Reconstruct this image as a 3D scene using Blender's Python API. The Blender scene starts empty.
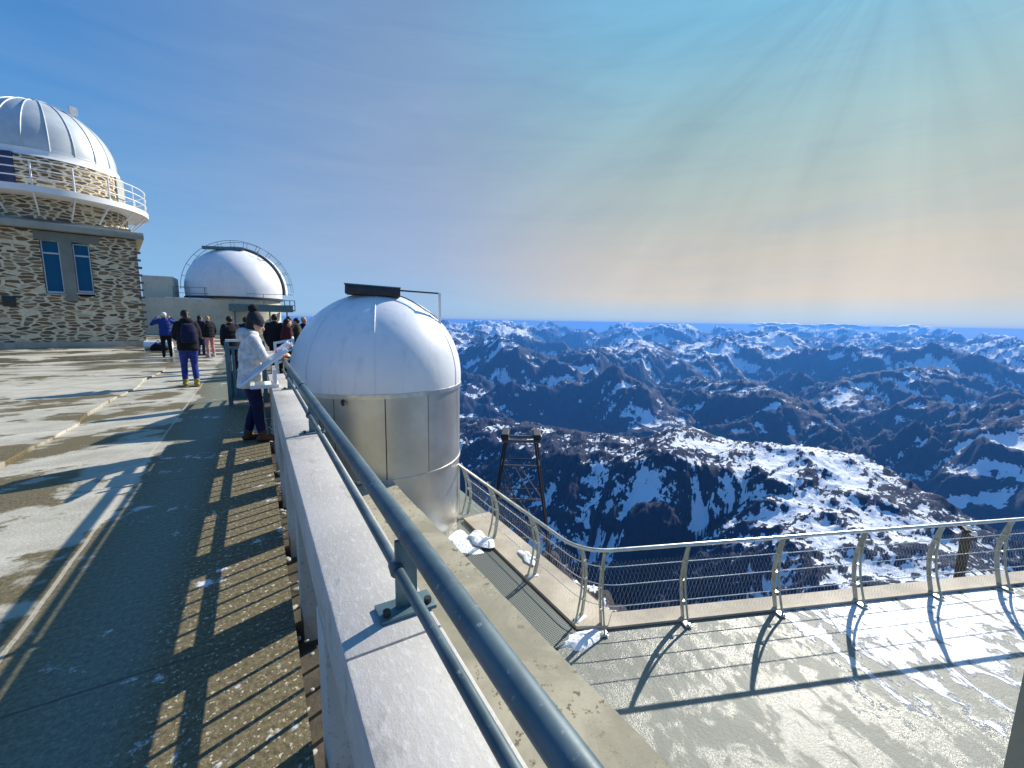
import bpy, bmesh, math, random
import numpy as np
from mathutils import Vector, Matrix
random.seed(4); rng=np.random.default_rng(7)
S=bpy.context.scene; COL=S.collection
R=math.radians
# ------------------------------------------------------------------ materials
class NT:
    def __init__(s,tree): s.t=tree
    def n(s,typ,ins=None,**kw):
        d=s.t.nodes.new(typ)
        for k,v in kw.items(): setattr(d,k,v)
        for k,v in (ins or {}).items(): s.put(d.inputs[k],v)
        return d
    def put(s,sock,v):
        if isinstance(v,bpy.types.NodeSocket): s.t.links.new(v,sock)
        elif isinstance(v,bpy.types.Node): s.t.links.new(v.outputs[0],sock)
        else:
            if hasattr(sock.default_value,'__len__') and not hasattr(v,'__len__'): v=(v,)*len(sock.default_value)
            if sock.type=='RGBA' and len(v)==3: v=tuple(v)+(1,)
            sock.default_value=v
    def m(s,op,a,b=0.0,c=None,clamp=False):
        d=s.n('ShaderNodeMath',operation=op,use_clamp=clamp); s.put(d.inputs[0],a); s.put(d.inputs[1],b)
        if c is not None: s.put(d.inputs[2],c)
        return d.outputs[0]
    def vm(s,op,a,b=(0,0,0)):
        d=s.n('ShaderNodeVectorMath',operation=op); s.put(d.inputs[0],a)
        if op=='SCALE': s.put(d.inputs['Scale'],b)
        else: s.put(d.inputs[1],b)
        return d.outputs['Value' if op in('DOT_PRODUCT','LENGTH') else 'Vector']
    def mix(s,f,a,b,mode='MIX'):
        d=s.n('ShaderNodeMix',data_type='RGBA',blend_type=mode); s.put(d.inputs[0],f); s.put(d.inputs[6],a); s.put(d.inputs[7],b)
        return d.outputs[2]
    def noise(s,vec,scale,detail=4,rough=.55,dist=0,out=0):
        d=s.n('ShaderNodeTexNoise',{'Vector':vec,'Scale':scale,'Detail':detail,'Roughness':rough,'Distortion':dist}); return d.outputs[out]
    def ss(s,v,a,b):
        d=s.n('ShaderNodeMapRange',{'Value':v,'From Min':a,'From Max':b},interpolation_type='SMOOTHSTEP'); return d.outputs[0]
    def sep(s,v): return s.n('ShaderNodeSeparateXYZ',{0:v}).outputs
    def comb(s,x,y,z): return s.n('ShaderNodeCombineXYZ',{0:x,1:y,2:z}).outputs[0]
    def ramp(s,f,pts,interp='LINEAR'):
        d=s.n('ShaderNodeValToRGB'); s.put(d.inputs[0],f); e=d.color_ramp.elements; d.color_ramp.interpolation=interp
        while len(e)<len(pts): e.new(.5)
        for q,(p,c) in zip(e,pts): q.position=p; q.color=tuple(c)+(1,) if len(c)==3 else c
        return d.outputs[0]
    def bump(s,h,strength=.3,dist=.02,normal=None):
        d=s.n('ShaderNodeBump',{'Height':h,'Strength':strength,'Distance':dist})
        if normal is not None: s.put(d.inputs['Normal'],normal)
        return d.outputs[0]
def newmat(name):
    m=bpy.data.materials.new(name); m.use_nodes=True; t=m.node_tree; t.nodes.clear()
    N=NT(t); b=N.n('ShaderNodeBsdfPrincipled'); o=N.n('ShaderNodeOutputMaterial'); t.links.new(b.outputs[0],o.inputs[0])
    def P(**kw):
        for k,v in kw.items(): N.put(b.inputs[k.replace('_',' ')],v)
    return m,N,P
def objc(N): return N.n('ShaderNodeTexCoord').outputs['Object']
def simple(name,col,rough=.6,metal=0.0,var=.15,vscale=4,bump=.1,bscale=40,bd=.004,spec=.5):
    m,N,P=newmat(name); o=objc(N)
    a=N.noise(o,vscale,5); c0=tuple(x*(1-var) for x in col); c1=tuple(min(1,x*(1+var)) for x in col)
    P(Base_Color=N.mix(N.ss(a,.3,.7),c0,c1),Metallic=metal,Roughness=N.m('MULTIPLY_ADD',N.noise(o,vscale*3,3),.25,rough-.12))
    N.put  # noqa
    P(**{'Specular_IOR_Level':spec})
    if bump: P(Normal=N.bump(N.noise(o,bscale,4),bump,bd))
    return m
# ------------------------------------------------------------------ mesh helpers
class MB:
    def __init__(s): s.b=bmesh.new()
    def box(s,c,d,rz=0,rot=None,bev=0):
        M=Matrix.Translation(c)@(rot.to_4x4() if rot is not None else Matrix.Rotation(rz,4,'Z'))@Matrix.Diagonal((d[0],d[1],d[2],1))
        r=bmesh.ops.create_cube(s.b,size=1,matrix=M)
        if bev:
            es={e for v in r['verts'] for e in v.link_edges}
            bmesh.ops.bevel(s.b,geom=list(es),offset=bev,segments=2,affect='EDGES',profile=.5)
        return s
    def tube(s,pts,r,n=10,closed=False,cap=True,sq=None):
        pts=[Vector(p) for p in pts]; k=len(pts); rad=r if hasattr(r,'__len__') else [r]*k
        t0=(pts[1]-pts[0]).normalized(); ref=Vector((0,0,1)) if abs(t0.z)<.9 else Vector((1,0,0))
        u=t0.cross(ref).normalized(); rings=[]
        for i,p in enumerate(pts):
            if closed: t=(pts[(i+1)%k]-pts[i-1]).normalized()
            elif i==0: t=t0
            elif i==k-1: t=(pts[i]-pts[i-1]).normalized()
            else: t=((pts[i+1]-p).normalized()+(p-pts[i-1]).normalized()).normalized()
            u=(u-t*u.dot(t)).normalized(); w=t.cross(u)
            a,b=(rad[i] if hasattr(rad[i],'__len__') else (rad[i],rad[i]))
            rings.append([s.b.verts.new(p+u*math.cos(2*math.pi*j/n)*a+w*math.sin(2*math.pi*j/n)*b) for j in range(n)])
        for i in range(k if closed else k-1):
            A,B=rings[i],rings[(i+1)%k]
            for j in range(n): s.b.faces.new((A[j],A[(j+1)%n],B[(j+1)%n],B[j]))
        if cap and not closed: s.b.faces.new(rings[0][::-1]); s.b.faces.new(rings[-1])
        return s
    def loft(s,rings,cap=True):
        vs=[[s.b.verts.new(p) for p in r] for r in rings]; n=len(vs[0])
        for A,B in zip(vs,vs[1:]):
            for j in range(n): s.b.faces.new((A[j],A[(j+1)%n],B[(j+1)%n],B[j]))
        if cap: s.b.faces.new(vs[0][::-1]); s.b.faces.new(vs[-1])
        return s
    def lathe(s,prof,n=64,a0=0,a1=2*math.pi,c=(0,0,0)):
        full=abs(a1-a0-2*math.pi)<1e-6; m=n if full else n+1; rows=[]
        for r,z in prof:
            if r<1e-6: rows.append([s.b.verts.new((c[0],c[1],c[2]+z))]*m)
            else: rows.append([s.b.verts.new((c[0]+r*math.cos(a0+(a1-a0)*j/n),c[1]+r*math.sin(a0+(a1-a0)*j/n),c[2]+z)) for j in range(m)])
        for A,B in zip(rows,rows[1:]):
            for j in range(n):
                q=[A[j],A[(j+1)%m],B[(j+1)%m],B[j]]; q=list(dict.fromkeys(q))
                if len(q)>2: s.b.faces.new(q)
        return s
    def prism(s,poly,z0,z1):
        a=[s.b.verts.new((x,y,z0)) for x,y in poly]; b=[s.b.verts.new((x,y,z1)) for x,y in poly]; n=len(poly)
        s.b.faces.new(a[::-1]); s.b.faces.new(b)
        for i in range(n): s.b.faces.new((a[i],a[(i+1)%n],b[(i+1)%n],b[i]))
        return s
    def ell(s,c,rad,rot=None,seg=20,ring=14):
        M=Matrix.Translation(c)@(rot.to_4x4() if rot is not None else Matrix())@Matrix.Diagonal((*rad,1))
        bmesh.ops.create_uvsphere(s.b,u_segments=seg,v_segments=ring,radius=1,matrix=M); return s
    def sheet(s,poly,z):
        s.b.faces.new([s.b.verts.new((x,y,z)) for x,y in poly]); return s
    def build(s,name,mat,parent=None,smooth=40,loc=None):
        bmesh.ops.recalc_face_normals(s.b,faces=s.b.faces)
        me=bpy.data.meshes.new(name); s.b.to_mesh(me); s.b.free()
        return link(name,me,mat,parent,smooth,loc)
def link(name,me,mat,parent=None,smooth=40,loc=None):
    o=bpy.data.objects.new(name,me); COL.objects.link(o)
    if mat: me.materials.append(mat)
    if smooth:
        me.polygons.foreach_set('use_smooth',[True]*len(me.polygons)); me.set_sharp_from_angle(angle=R(smooth))
    if parent: o.parent=parent
    if loc: o.location=loc
    return o
def tag(o,label=None,cat=None,group=None,kind=None):
    for k,v in (('label',label),('category',cat),('group',group),('kind',kind)):
        if v: o[k]=v
    return o
def thing(name,label,cat,loc=(0,0,0),rz=0,group=None):
    o=bpy.data.objects.new(name,None); COL.objects.link(o); o.location=loc; o.rotation_euler=(0,0,rz); o.empty_display_size=.2
    return tag(o,label,cat,group)
def struct(o): o['kind']='structure'; return o
# ------------------------------------------------------------------ material library
def concrete(name,c,rough=.75,var=.18,speck=.1,bump=.25):
    m,N,P=newmat(name); o=objc(N)
    big=N.noise(o,.9,5,.6); fine=N.noise(o,55,3); stain=N.noise(o,2.7,6,.65,.6)
    col=N.mix(N.ss(big,.3,.7),tuple(x*(1-var) for x in c),tuple(x*(1+var*.6) for x in c))
    col=N.mix(N.m('MULTIPLY',N.ss(stain,.55,.72),.45),col,tuple(x*y for x,y in zip(c,(.5,.47,.4))))
    col=N.mix(N.m('MULTIPLY',N.ss(fine,.55,.7),speck),col,(.08,.075,.06))
    P(Base_Color=col,Roughness=rough,Normal=N.bump(N.m('ADD',fine,N.m('MULTIPLY',stain,.6)),bump,.006)); return m
M={}
M['conc']=concrete('pale_concrete',(.50,.48,.43),var=.3,speck=.3)
M['kerbc']=concrete('kerb_concrete',(.48,.42,.33),var=.32,speck=.4,bump=.6)
M['conc_grey']=concrete('grey_concrete',(.33,.33,.29))
M['conc_far']=concrete('wall_concrete',(.60,.57,.45),var=.12,bump=.1)
M['lintel']=concrete('lintel_concrete',(.20,.215,.185))
M['steel']=simple('galvanised_steel',(.62,.62,.57),.34,.85,.15,6,.05)
M['rod']=simple('stainless_rod',(.7,.7,.68),.28,.9,.1,6,0)
M['postm']=simple('railing_post_steel',(.36,.40,.36),.4,.6,.2,9,.08)
M['railblue']=None
M['white']=simple('white_paint',(.80,.80,.80),.45,0,.04,2,.05)
M['whitebox']=simple('white_lacquer',(.78,.79,.8),.4,0,.06,5,.03)
M['dark']=simple('dark_metal',(.03,.03,.035),.5,.2,.2,8,.05)
M['teal']=simple('teal_steel',(.10,.17,.19),.45,.3,.2,10,.05)
M['winglass']=None
M['alu']=simple('window_aluminium',(.55,.57,.58),.4,.5,.08,5,0)
M['lattice']=simple('weathered_lattice_steel',(.028,.03,.04),.7,.2,.3,3,0)
M['latticel']=simple('galvanised_lattice_steel',(.16,.15,.14),.5,.5,.2,3,0)
M['snow']=simple('icy_snow',(.82,.85,.9),.5,0,.06,6,.6,22,.03)
M['skin']=simple('skin',(.52,.30,.21),.5,0,.06,12,.05)
def cloth(name,c,rough=.85): return simple(name,c,rough,0,.22,16,.35,28,.012,.2)
m,N,P=newmat('blue_grey_rail_paint'); o=objc(N)
sp=N.noise(o,38,5,.7); wr=N.noise(o,7,4)
c=N.mix(N.ss(wr,.35,.65),(.045,.082,.102),(.085,.135,.16)); c=N.mix(N.m('MULTIPLY',N.ss(sp,.6,.72),.55),c,(.42,.47,.48))
P(Base_Color=c,Metallic=.15,Roughness=N.m('MULTIPLY_ADD',sp,.4,.28),Normal=N.bump(sp,.12,.002)); M['railblue']=m
m,N,P=newmat('blue_window_glass'); o=objc(N)
P(Base_Color=N.mix(N.noise(o,1.2,3),(.0,.085,.19),(.003,.12,.24)),Roughness=.25,Specular_IOR_Level=.2); M['winglass']=m
# white plaster-smooth dome shells, stainless panels
m,N,P=newmat('white_dome_shell'); o=objc(N); a=N.noise(o,1.3,5); b=N.noise(o,9,4)
P(Base_Color=N.mix(N.m('MULTIPLY',N.ss(N.noise(N.comb(N.m('MULTIPLY',N.sep(o)[0],5),N.m('MULTIPLY',N.sep(o)[1],5),N.m('MULTIPLY',N.sep(o)[2],.5)),1.3,5,.65),.5,.72),.5),N.mix(N.ss(a,.3,.75),(.74,.76,.80),(.82,.83,.84)),(.56,.58,.60)),Roughness=.38,Specular_IOR_Level=.4,Normal=N.bump(N.m('ADD',b,a),.08,.02)); M['dome']=m
m,N,P=newmat('weathered_dome_panels'); o=objc(N); a=N.noise(o,.8,6,.65); s3=N.sep(o)
st=N.noise(N.comb(N.m('MULTIPLY',s3[0],3.0),N.m('MULTIPLY',s3[1],3.0),N.m('MULTIPLY',s3[2],.4)),1.2,5)
c=N.mix(N.ss(a,.35,.7),(.46,.51,.54),(.62,.65,.66)); c=N.mix(N.m('MULTIPLY',N.ss(st,.55,.75),.35),c,(.42,.40,.33))
P(Base_Color=c,Roughness=.45,Metallic=.1); M['domew']=m
m,N,P=newmat('brushed_stainless'); o=objc(N); s3=N.sep(o)
v=N.comb(N.m('MULTIPLY',s3[0],30),N.m('MULTIPLY',s3[1],30),N.m('MULTIPLY',s3[2],.6)); br=N.noise(v,1,4)
bl=N.noise(o,1.1,4)
P(Base_Color=N.mix(N.ss(bl,.3,.7),(.50,.48,.43),(.66,.65,.60)),Metallic=.85,Roughness=N.m('MULTIPLY_ADD',br,.2,.28),Normal=N.bump(N.m('ADD',N.m('MULTIPLY',br,.2),bl),.1,.02)); M['stainless']=m
def stone(name,radial=0):
    m,N,P=newmat(name); o=objc(N); s3=N.sep(o)
    if radial: u=N.m('MULTIPLY',N.m('ARCTAN2',s3[1],s3[0]),radial)
    else: u=N.m('ADD',s3[0],s3[1])
    wob=N.n('ShaderNodeTexNoise',{'Vector':o,'Scale':2.2,'Detail':3}).outputs[1]
    uv=N.vm('ADD',N.comb(N.m('MULTIPLY',u,2.3),N.m('MULTIPLY',s3[2],7.0),0),N.vm('SCALE',wob,.85))
    e=N.n('ShaderNodeTexVoronoi',{'Vector':uv,'Scale':1,'Randomness':.85},feature='DISTANCE_TO_EDGE',voronoi_dimensions='2D').outputs[0]
    f=N.n('ShaderNodeTexVoronoi',{'Vector':uv,'Scale':1,'Randomness':.85},feature='F1',voronoi_dimensions='2D')
    cr=N.sep(f.outputs['Color'])
    n1=N.noise(o,9,5,.65); n2=N.noise(o,1.0,3)
    stonec=N.ramp(cr[0],[(0,(.13,.10,.07)),(.2,(.22,.14,.075)),(.45,(.30,.22,.125)),(.68,(.42,.32,.19)),(.84,(.19,.165,.135)),(1,(.42,.34,.22))],'CONSTANT')
    stonec=N.mix(.45,stonec,N.mix(n1,(.03,.025,.02),(.5,.4,.26)),'OVERLAY')
    mort=N.mix(N.ss(n1,.3,.7),(.58,.485,.32),(.78,.67,.47))
    mask=N.ss(N.m('ADD',e,N.m('MULTIPLY',N.m('SUBTRACT',n1,.5),.16)),.10,.19)
    mask=N.m('MULTIPLY',mask,N.ss(N.m('ADD',cr[1],N.m('MULTIPLY',n2,.35)),.20,.40))
    P(Base_Color=N.mix(mask,mort,stonec),Roughness=.85,Normal=N.bump(N.m('ADD',N.m('MULTIPLY',mask,.8),N.m('MULTIPLY',n1,.5)),.9,.06)); return m
M['stone']=stone('rubble_stone'); M['stoner']=stone('rubble_stone_drum',2.9)
# walkway
m,N,P=newmat('walkway_concrete'); o=N.n('ShaderNodeNewGeometry').outputs['Position']; s3=N.sep(o)
st=N.comb(N.m('MULTIPLY',s3[0],.7),s3[1],0)
big=N.noise(st,.55,6,.62,.8); mid=N.noise(st,2.2,6,.65,.4); fine=N.noise(o,42,4,.6); sp=N.noise(o,120,2)
dry=N.mix(N.ss(mid,.3,.7),(.36,.335,.27),(.53,.505,.42))
wet=N.mix(N.ss(fine,.35,.65),(.105,.085,.042),(.18,.148,.078))
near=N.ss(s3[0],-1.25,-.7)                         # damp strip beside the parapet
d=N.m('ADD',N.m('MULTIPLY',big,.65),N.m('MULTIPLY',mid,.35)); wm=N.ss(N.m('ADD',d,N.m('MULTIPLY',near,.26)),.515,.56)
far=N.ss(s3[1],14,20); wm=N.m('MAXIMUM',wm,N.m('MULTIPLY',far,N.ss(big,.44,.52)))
strip=N.ss(s3[0],-.62,-.40); shade_tone=N.mix(N.ss(fine,.35,.65),(.135,.150,.108),(.205,.215,.158)); wet_shade=N.mix(N.m('MULTIPLY',near,N.m('SUBTRACT',1.0,strip)),wet,shade_tone)  # grey-green of the parapet's shade put into the damp band's colour
col=N.mix(wm,dry,wet_shade)
# frost / salt rings
fr=N.m('MULTIPLY',N.ss(N.m('ADD',N.m('MULTIPLY',mid,.6),N.m('MULTIPLY',N.noise(o,9,5,.7),.4)),.575,.62),near)
col=N.mix(N.m('MULTIPLY',fr,.85),col,(.75,.76,.78))
col=N.mix(N.m('MULTIPLY',N.ss(sp,.58,.68),N.m('MULTIPLY_ADD',near,.45,.1)),col,(.07,.06,.045))
col=N.mix(N.m('MULTIPLY',N.ss(N.noise(o,46,3,.6),.59,.66),N.m('MULTIPLY_ADD',strip,.6,N.m('MULTIPLY',near,.2))),col,(.62,.57,.43))
# joints
def joint(coord,pos,w): return N.m('LESS_THAN',N.m('ABSOLUTE',N.m('SUBTRACT',coord,pos)),w)
jit=N.m('MULTIPLY_ADD',N.noise(o,3,4),.03,-.015); xx=N.m('ADD',s3[0],jit); yy=N.m('ADD',s3[1],jit)
j=N.m('LESS_THAN',N.m('ABSOLUTE',N.m('SUBTRACT',N.m('FRACT',N.m('DIVIDE',yy,2.9)),.82)),.0025)
col=N.mix(N.m('MULTIPLY',j,.75),col,(.06,.055,.05)); col=N.mix(N.m('MULTIPLY',joint(xx,-1.13,.012),.6),col,(.55,.5,.4))
rib=N.m('SINE',N.m('ADD',N.m('MULTIPLY',s3[1],2*math.pi/.062),N.m('MULTIPLY',N.noise(o,6,3),3.0)))
h=N.m('ADD',N.m('MULTIPLY',rib,N.m('MULTIPLY_ADD',near,.22,.05)),N.m('ADD',N.m('MULTIPLY',fine,.9),N.m('MULTIPLY',mid,.5)))
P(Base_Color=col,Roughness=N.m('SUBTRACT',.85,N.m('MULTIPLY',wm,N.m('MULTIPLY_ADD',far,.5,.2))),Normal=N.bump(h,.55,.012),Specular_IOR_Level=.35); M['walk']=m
# lower terrace: grey-beige concrete with melting ice, joints square to the front edge
EX=(.932,-.363); EN=(.363,.932)
m,N,P=newmat('terrace_concrete'); o=N.n('ShaderNodeNewGeometry').outputs['Position']
a_=N.vm('DOT_PRODUCT',o,(EX[0],EX[1],0)); b_=N.vm('DOT_PRODUCT',o,(EN[0],EN[1],0))
ab=N.comb(a_,b_,0); big=N.noise(ab,.42,5,.6,.6); mid=N.noise(N.comb(N.m('MULTIPLY',a_,2.4),b_,0),.95,7,.68,1.0); fine=N.noise(o,60,4,.7); sc=N.noise(N.comb(N.m('MULTIPLY',a_,1.3),b_,0),4.2,5,.65,.5)
col=N.mix(N.ss(mid,.3,.7),(.165,.178,.150),(.235,.245,.205)); col=N.mix(N.m('MULTIPLY',N.ss(fine,.5,.7),.25),col,(.13,.125,.10))
edge=N.m('SUBTRACT',5.06,b_)                        # metres in from the front kerb
g=N.m('MULTIPLY',N.ss(a_,3.6,6.0),N.ss(edge,3.4,.6))
ic=N.ss(N.m('ADD',N.m('ADD',N.m('MULTIPLY',mid,.6),N.m('MULTIPLY',sc,.3)),N.m('MULTIPLY',g,.20)),.595,.635)
ic=N.m('MULTIPLY',ic,N.m('GREATER_THAN',a_,2.6))
film=N.ss(N.m('ADD',N.m('MULTIPLY',mid,.55),N.m('MULTIPLY',sc,.45)),.47,.53)
col=N.mix(N.m('MULTIPLY',film,.3),col,(.15,.16,.14)); col=N.mix(N.m('MULTIPLY',ic,.92),col,(.66,.69,.74))
jj=N.m('LESS_THAN',N.m('ABSOLUTE',N.m('SUBTRACT',N.m('FRACT',N.m('DIVIDE',N.m('SUBTRACT',a_,2.62),2.75)),.5)),.0022)
col=N.mix(N.m('MULTIPLY',jj,.8),col,(.05,.05,.045))
h=N.m('ADD',N.m('MULTIPLY',fine,.35),N.m('ADD',N.m('MULTIPLY',ic,1.4),N.m('MULTIPLY',N.noise(o,26,5,.75),.75)))
P(Base_Color=col,Roughness=N.m('SUBTRACT',.58,N.m('ADD',N.m('MULTIPLY',film,.30),N.m('MULTIPLY',ic,.08))),Specular_IOR_Level=.5,Normal=N.bump(h,.5,.02)); M['terr']=m
# ledge
m,N,P=newmat('ledge_concrete'); o=objc(N)
big=N.noise(o,1.1,6,.65,.5); fine=N.noise(o,70,3); sp=N.noise(o,14,5,.7)
col=N.mix(N.ss(big,.35,.65),(.25,.23,.165),(.40,.365,.27)); col=N.mix(N.m('MULTIPLY',N.ss(sp,.57,.63),N.ss(big,.40,.54)),col,(.13,.10,.06))
col=N.mix(N.m('MULTIPLY',N.ss(N.noise(o,2.3,4),.62,.7),.5),col,(.6,.58,.5)); col=N.mix(N.m('MULTIPLY',N.ss(fine,.6,.7),.25),col,(.1,.09,.07))
P(Base_Color=col,Roughness=.8,Normal=N.bump(N.m('SUBTRACT',N.m('MULTIPLY',fine,.4),N.m('MULTIPLY',N.ss(sp,.6,.66),.6)),.35,.01)); M['ledge']=m
# parapet coping: frosty fine grain
m,N,P=newmat('frosted_coping_concrete'); o=objc(N); s3=N.sep(o)
f1=N.noise(o,90,4,.75); f2=N.noise(N.comb(N.m('MULTIPLY',s3[0],60),N.m('MULTIPLY',s3[1],22),N.m('MULTIPLY',s3[2],60)),1,4,.7); b=N.noise(o,1.6,5)
col=N.mix(N.ss(b,.3,.7),(.40,.385,.36),(.53,.51,.475)); col=N.mix(N.m('MULTIPLY',N.ss(f2,.5,.7),.5),col,(.70,.69,.68)); col=N.mix(N.m('MULTIPLY',N.ss(f1,.58,.72),.45),col,(.2,.2,.2))
col=N.mix(N.m('MULTIPLY',N.ss(N.noise(o,3.1,5,.7),.62,.72),.3),col,(.3,.27,.21)); col=N.mix(N.m('MULTIPLY',N.ss(N.noise(N.comb(N.m('MULTIPLY',s3[0],2.5),N.m('MULTIPLY',s3[1],.9),s3[2]),3.4,6,.7,.8),.56,.68),.42),col,(.19,.18,.165))
P(Base_Color=col,Roughness=.75,Normal=N.bump(N.m('ADD',f1,f2),.35,.004)); M['coping']=m
m,N,P=newmat('perforated_grating'); o=objc(N); s3=N.sep(o)
gx=N.m('GREATER_THAN',N.m('FRACT',N.m('MULTIPLY',s3[0],33)),.3); gy=N.m('GREATER_THAN',N.m('FRACT',N.m('MULTIPLY',s3[1],33)),.3); hole=N.m('MULTIPLY',gx,gy)
P(Base_Color=N.mix(hole,(.22,.24,.22),(.03,.035,.03)),Metallic=.4,Roughness=.55,Normal=N.bump(hole,-.5,.01)); M['grating']=m
# ------------------------------------------------------------------ terrain
def gn(x,y,seed=0):
    xi=np.floor(x).astype(np.int64); yi=np.floor(y).astype(np.int64); fx=x-xi; fy=y-yi
    u=fx*fx*fx*(fx*(fx*6-15)+10); v=fy*fy*fy*(fy*(fy*6-15)+10)
    def g(ix,iy,dx,dy):
        h=(ix*374761393+iy*668265263+seed*974711)&0x7fffffff; h=((h^(h>>13))*1274126177)&0x7fffffff; h=h^(h>>16)
        a=(h&1023)*(2*np.pi/1024); return np.cos(a)*dx+np.sin(a)*dy
    a=g(xi,yi,fx,fy); b=g(xi+1,yi,fx-1,fy); c=g(xi,yi+1,fx,fy-1); d=g(xi+1,yi+1,fx-1,fy-1)
    return (a+(b-a)*u)*(1-v)+(c+(d-c)*u)*v
def fbm(x,y,o=5,seed=0,gain=.5):
    s=0;a=1;t=0
    for i in range(o): s=s+a*gn(x,y,seed+i*17); t+=a; a*=gain; x=x*2.03+7.1; y=y*2.03-3.3
    return s/t*1.4
def ridged(x,y,o=6,seed=0,gain=.52):
    s=0;a=1;t=0;w=1.0
    for i in range(o):
        n=1-np.abs(gn(x,y,seed+i*31))*1.75; n=np.clip(n,0,1)**2*w; w=np.clip(n*1.9,0,1); s=s+a*n; t+=a; a*=gain; x=x*2.07+3.7; y=y*2.07+1.9
    return s/t
def sst(a,b,x): t=np.clip((x-a)/(b-a),0,1); return t*t*(3-2*t)
def smax(a,b,k): h=np.clip(.5+.5*(a-b)/k,0,1); return b*(1-h)+a*h+k*h*(1-h)
def polyd(x,y,pl):
    best=np.full(x.shape,1e12); zc=np.zeros(x.shape); tt=np.zeros(x.shape); side=np.zeros(x.shape); acc=0
    for (ax,ay,az),(bx,by,bz) in zip(pl,pl[1:]):
        dx,dy=bx-ax,by-ay; L=math.hypot(dx,dy); t=np.clip(((x-ax)*dx+(y-ay)*dy)/(L*L),0,1)
        px,py=x-(ax+t*dx),y-(ay+t*dy); d=np.hypot(px,py); k=d<best
        best=np.where(k,d,best); zc=np.where(k,az+t*(bz-az),zc); tt=np.where(k,acc+t*L,tt); side=np.where(k,dx*py-dy*px,side); acc+=L
    return best,zc,tt,side
SPUR=[(700,2500,-760),(990,2290,-625),(1150,2210,-590),(1270,1915,-585),(1330,1493,-532),(1341,1200,-480),(1396,1055,-402),(1478,937,-446),(1543,826,-432),(1561,673,-412),(1480,540,-455),(1330,400,-490),(1240,255,-500),(1130,100,-455),(1050,-300,-470)]
MASS=[([(4000,4400,-1050),(3650,4762,-985),(4300,5600,-900),(5200,7000,-800)],.62),
 ([(4805,7610,-748),(5600,8300,-860),(6700,8400,-700),(7460,8084,-590),(8200,7600,-760)],.6),
 ([(6000,4000,-1050),(6383,4822,-690),(7000,5600,-760),(8200,6400,-700)],.66),
 ([(3300,2650,-1080),(3700,2300,-900),(3990,2090,-690),(4311,2532,-606),(5000,3300,-720),(5600,4000,-820)],.6),
 ([(3600,1250,-1200),(4500,1500,-960),(5130,1980,-860),(6000,2300,-640),(6700,2029,-535),(7700,1900,-560),(8800,2300,-620)],.55),
 ([(3000,250,-950),(3500,380,-640),(3955,595,-470),(4700,500,-420),(5600,200,-430)],.6),
 ([(9805,1961,-500),(10800,3200,-600),(9800,4400,-640)],.5),
 ([(6764,17795,-567),(7900,17498,-283),(8848,17470,-507)],.38),
 ([(8780,18191,-610),(9889,17841,-326),(10799,17737,-550)],.38),
 ([(9075,15740,-567),(10155,15343,-283),(11022,15168,-507)],.38),
 ([(11904,16726,-653),(12948,16277,-369),(13761,16030,-593)],.38),
 ([(12213,14422,-627),(13216,13926,-344),(13970,13611,-567)],.38),
 ([(14495,14452,-688),(15456,13917,-404),(16152,13544,-627)],.38),
 ([(13576,11895,-765),(14499,11328,-481),(15139,10908,-705)],.38),
 ([(12221,8379,-602),(13069,7760,-318),(13600,7265,-541)],.38),
 ([(14752,8844,-679),(15568,8208,-395),(16053,7688,-619)],.38),
 ([(13843,7164,-627),(14616,6507,-344),(15039,5957,-567)],.38),
 ([(15116,6286,-627),(15836,5607,-344),(16183,5027,-567)],.38),
 ([(14368,4836,-490),(15039,4142,-206),(15316,3540,-430)],.38),
 ([(13827,4200,-680),(14627,3323,-350),(14915,2555,-610)],.38),
 ([(12046,3143,-520),(12802,2257,-190),(13028,1477,-450)],.38),
 ([(11200,2355,-530),(11910,1462,-200),(12068,672,-460)],.38),
 ([(1300,3300,-1150),(1800,3900,-1050),(2400,4700,-1000),(2700,6200,-900)],.5),
 ([(700,2900,-1000),(1150,3500,-1060),(1300,4600,-980),(1900,6000,-860)],.5)]
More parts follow.
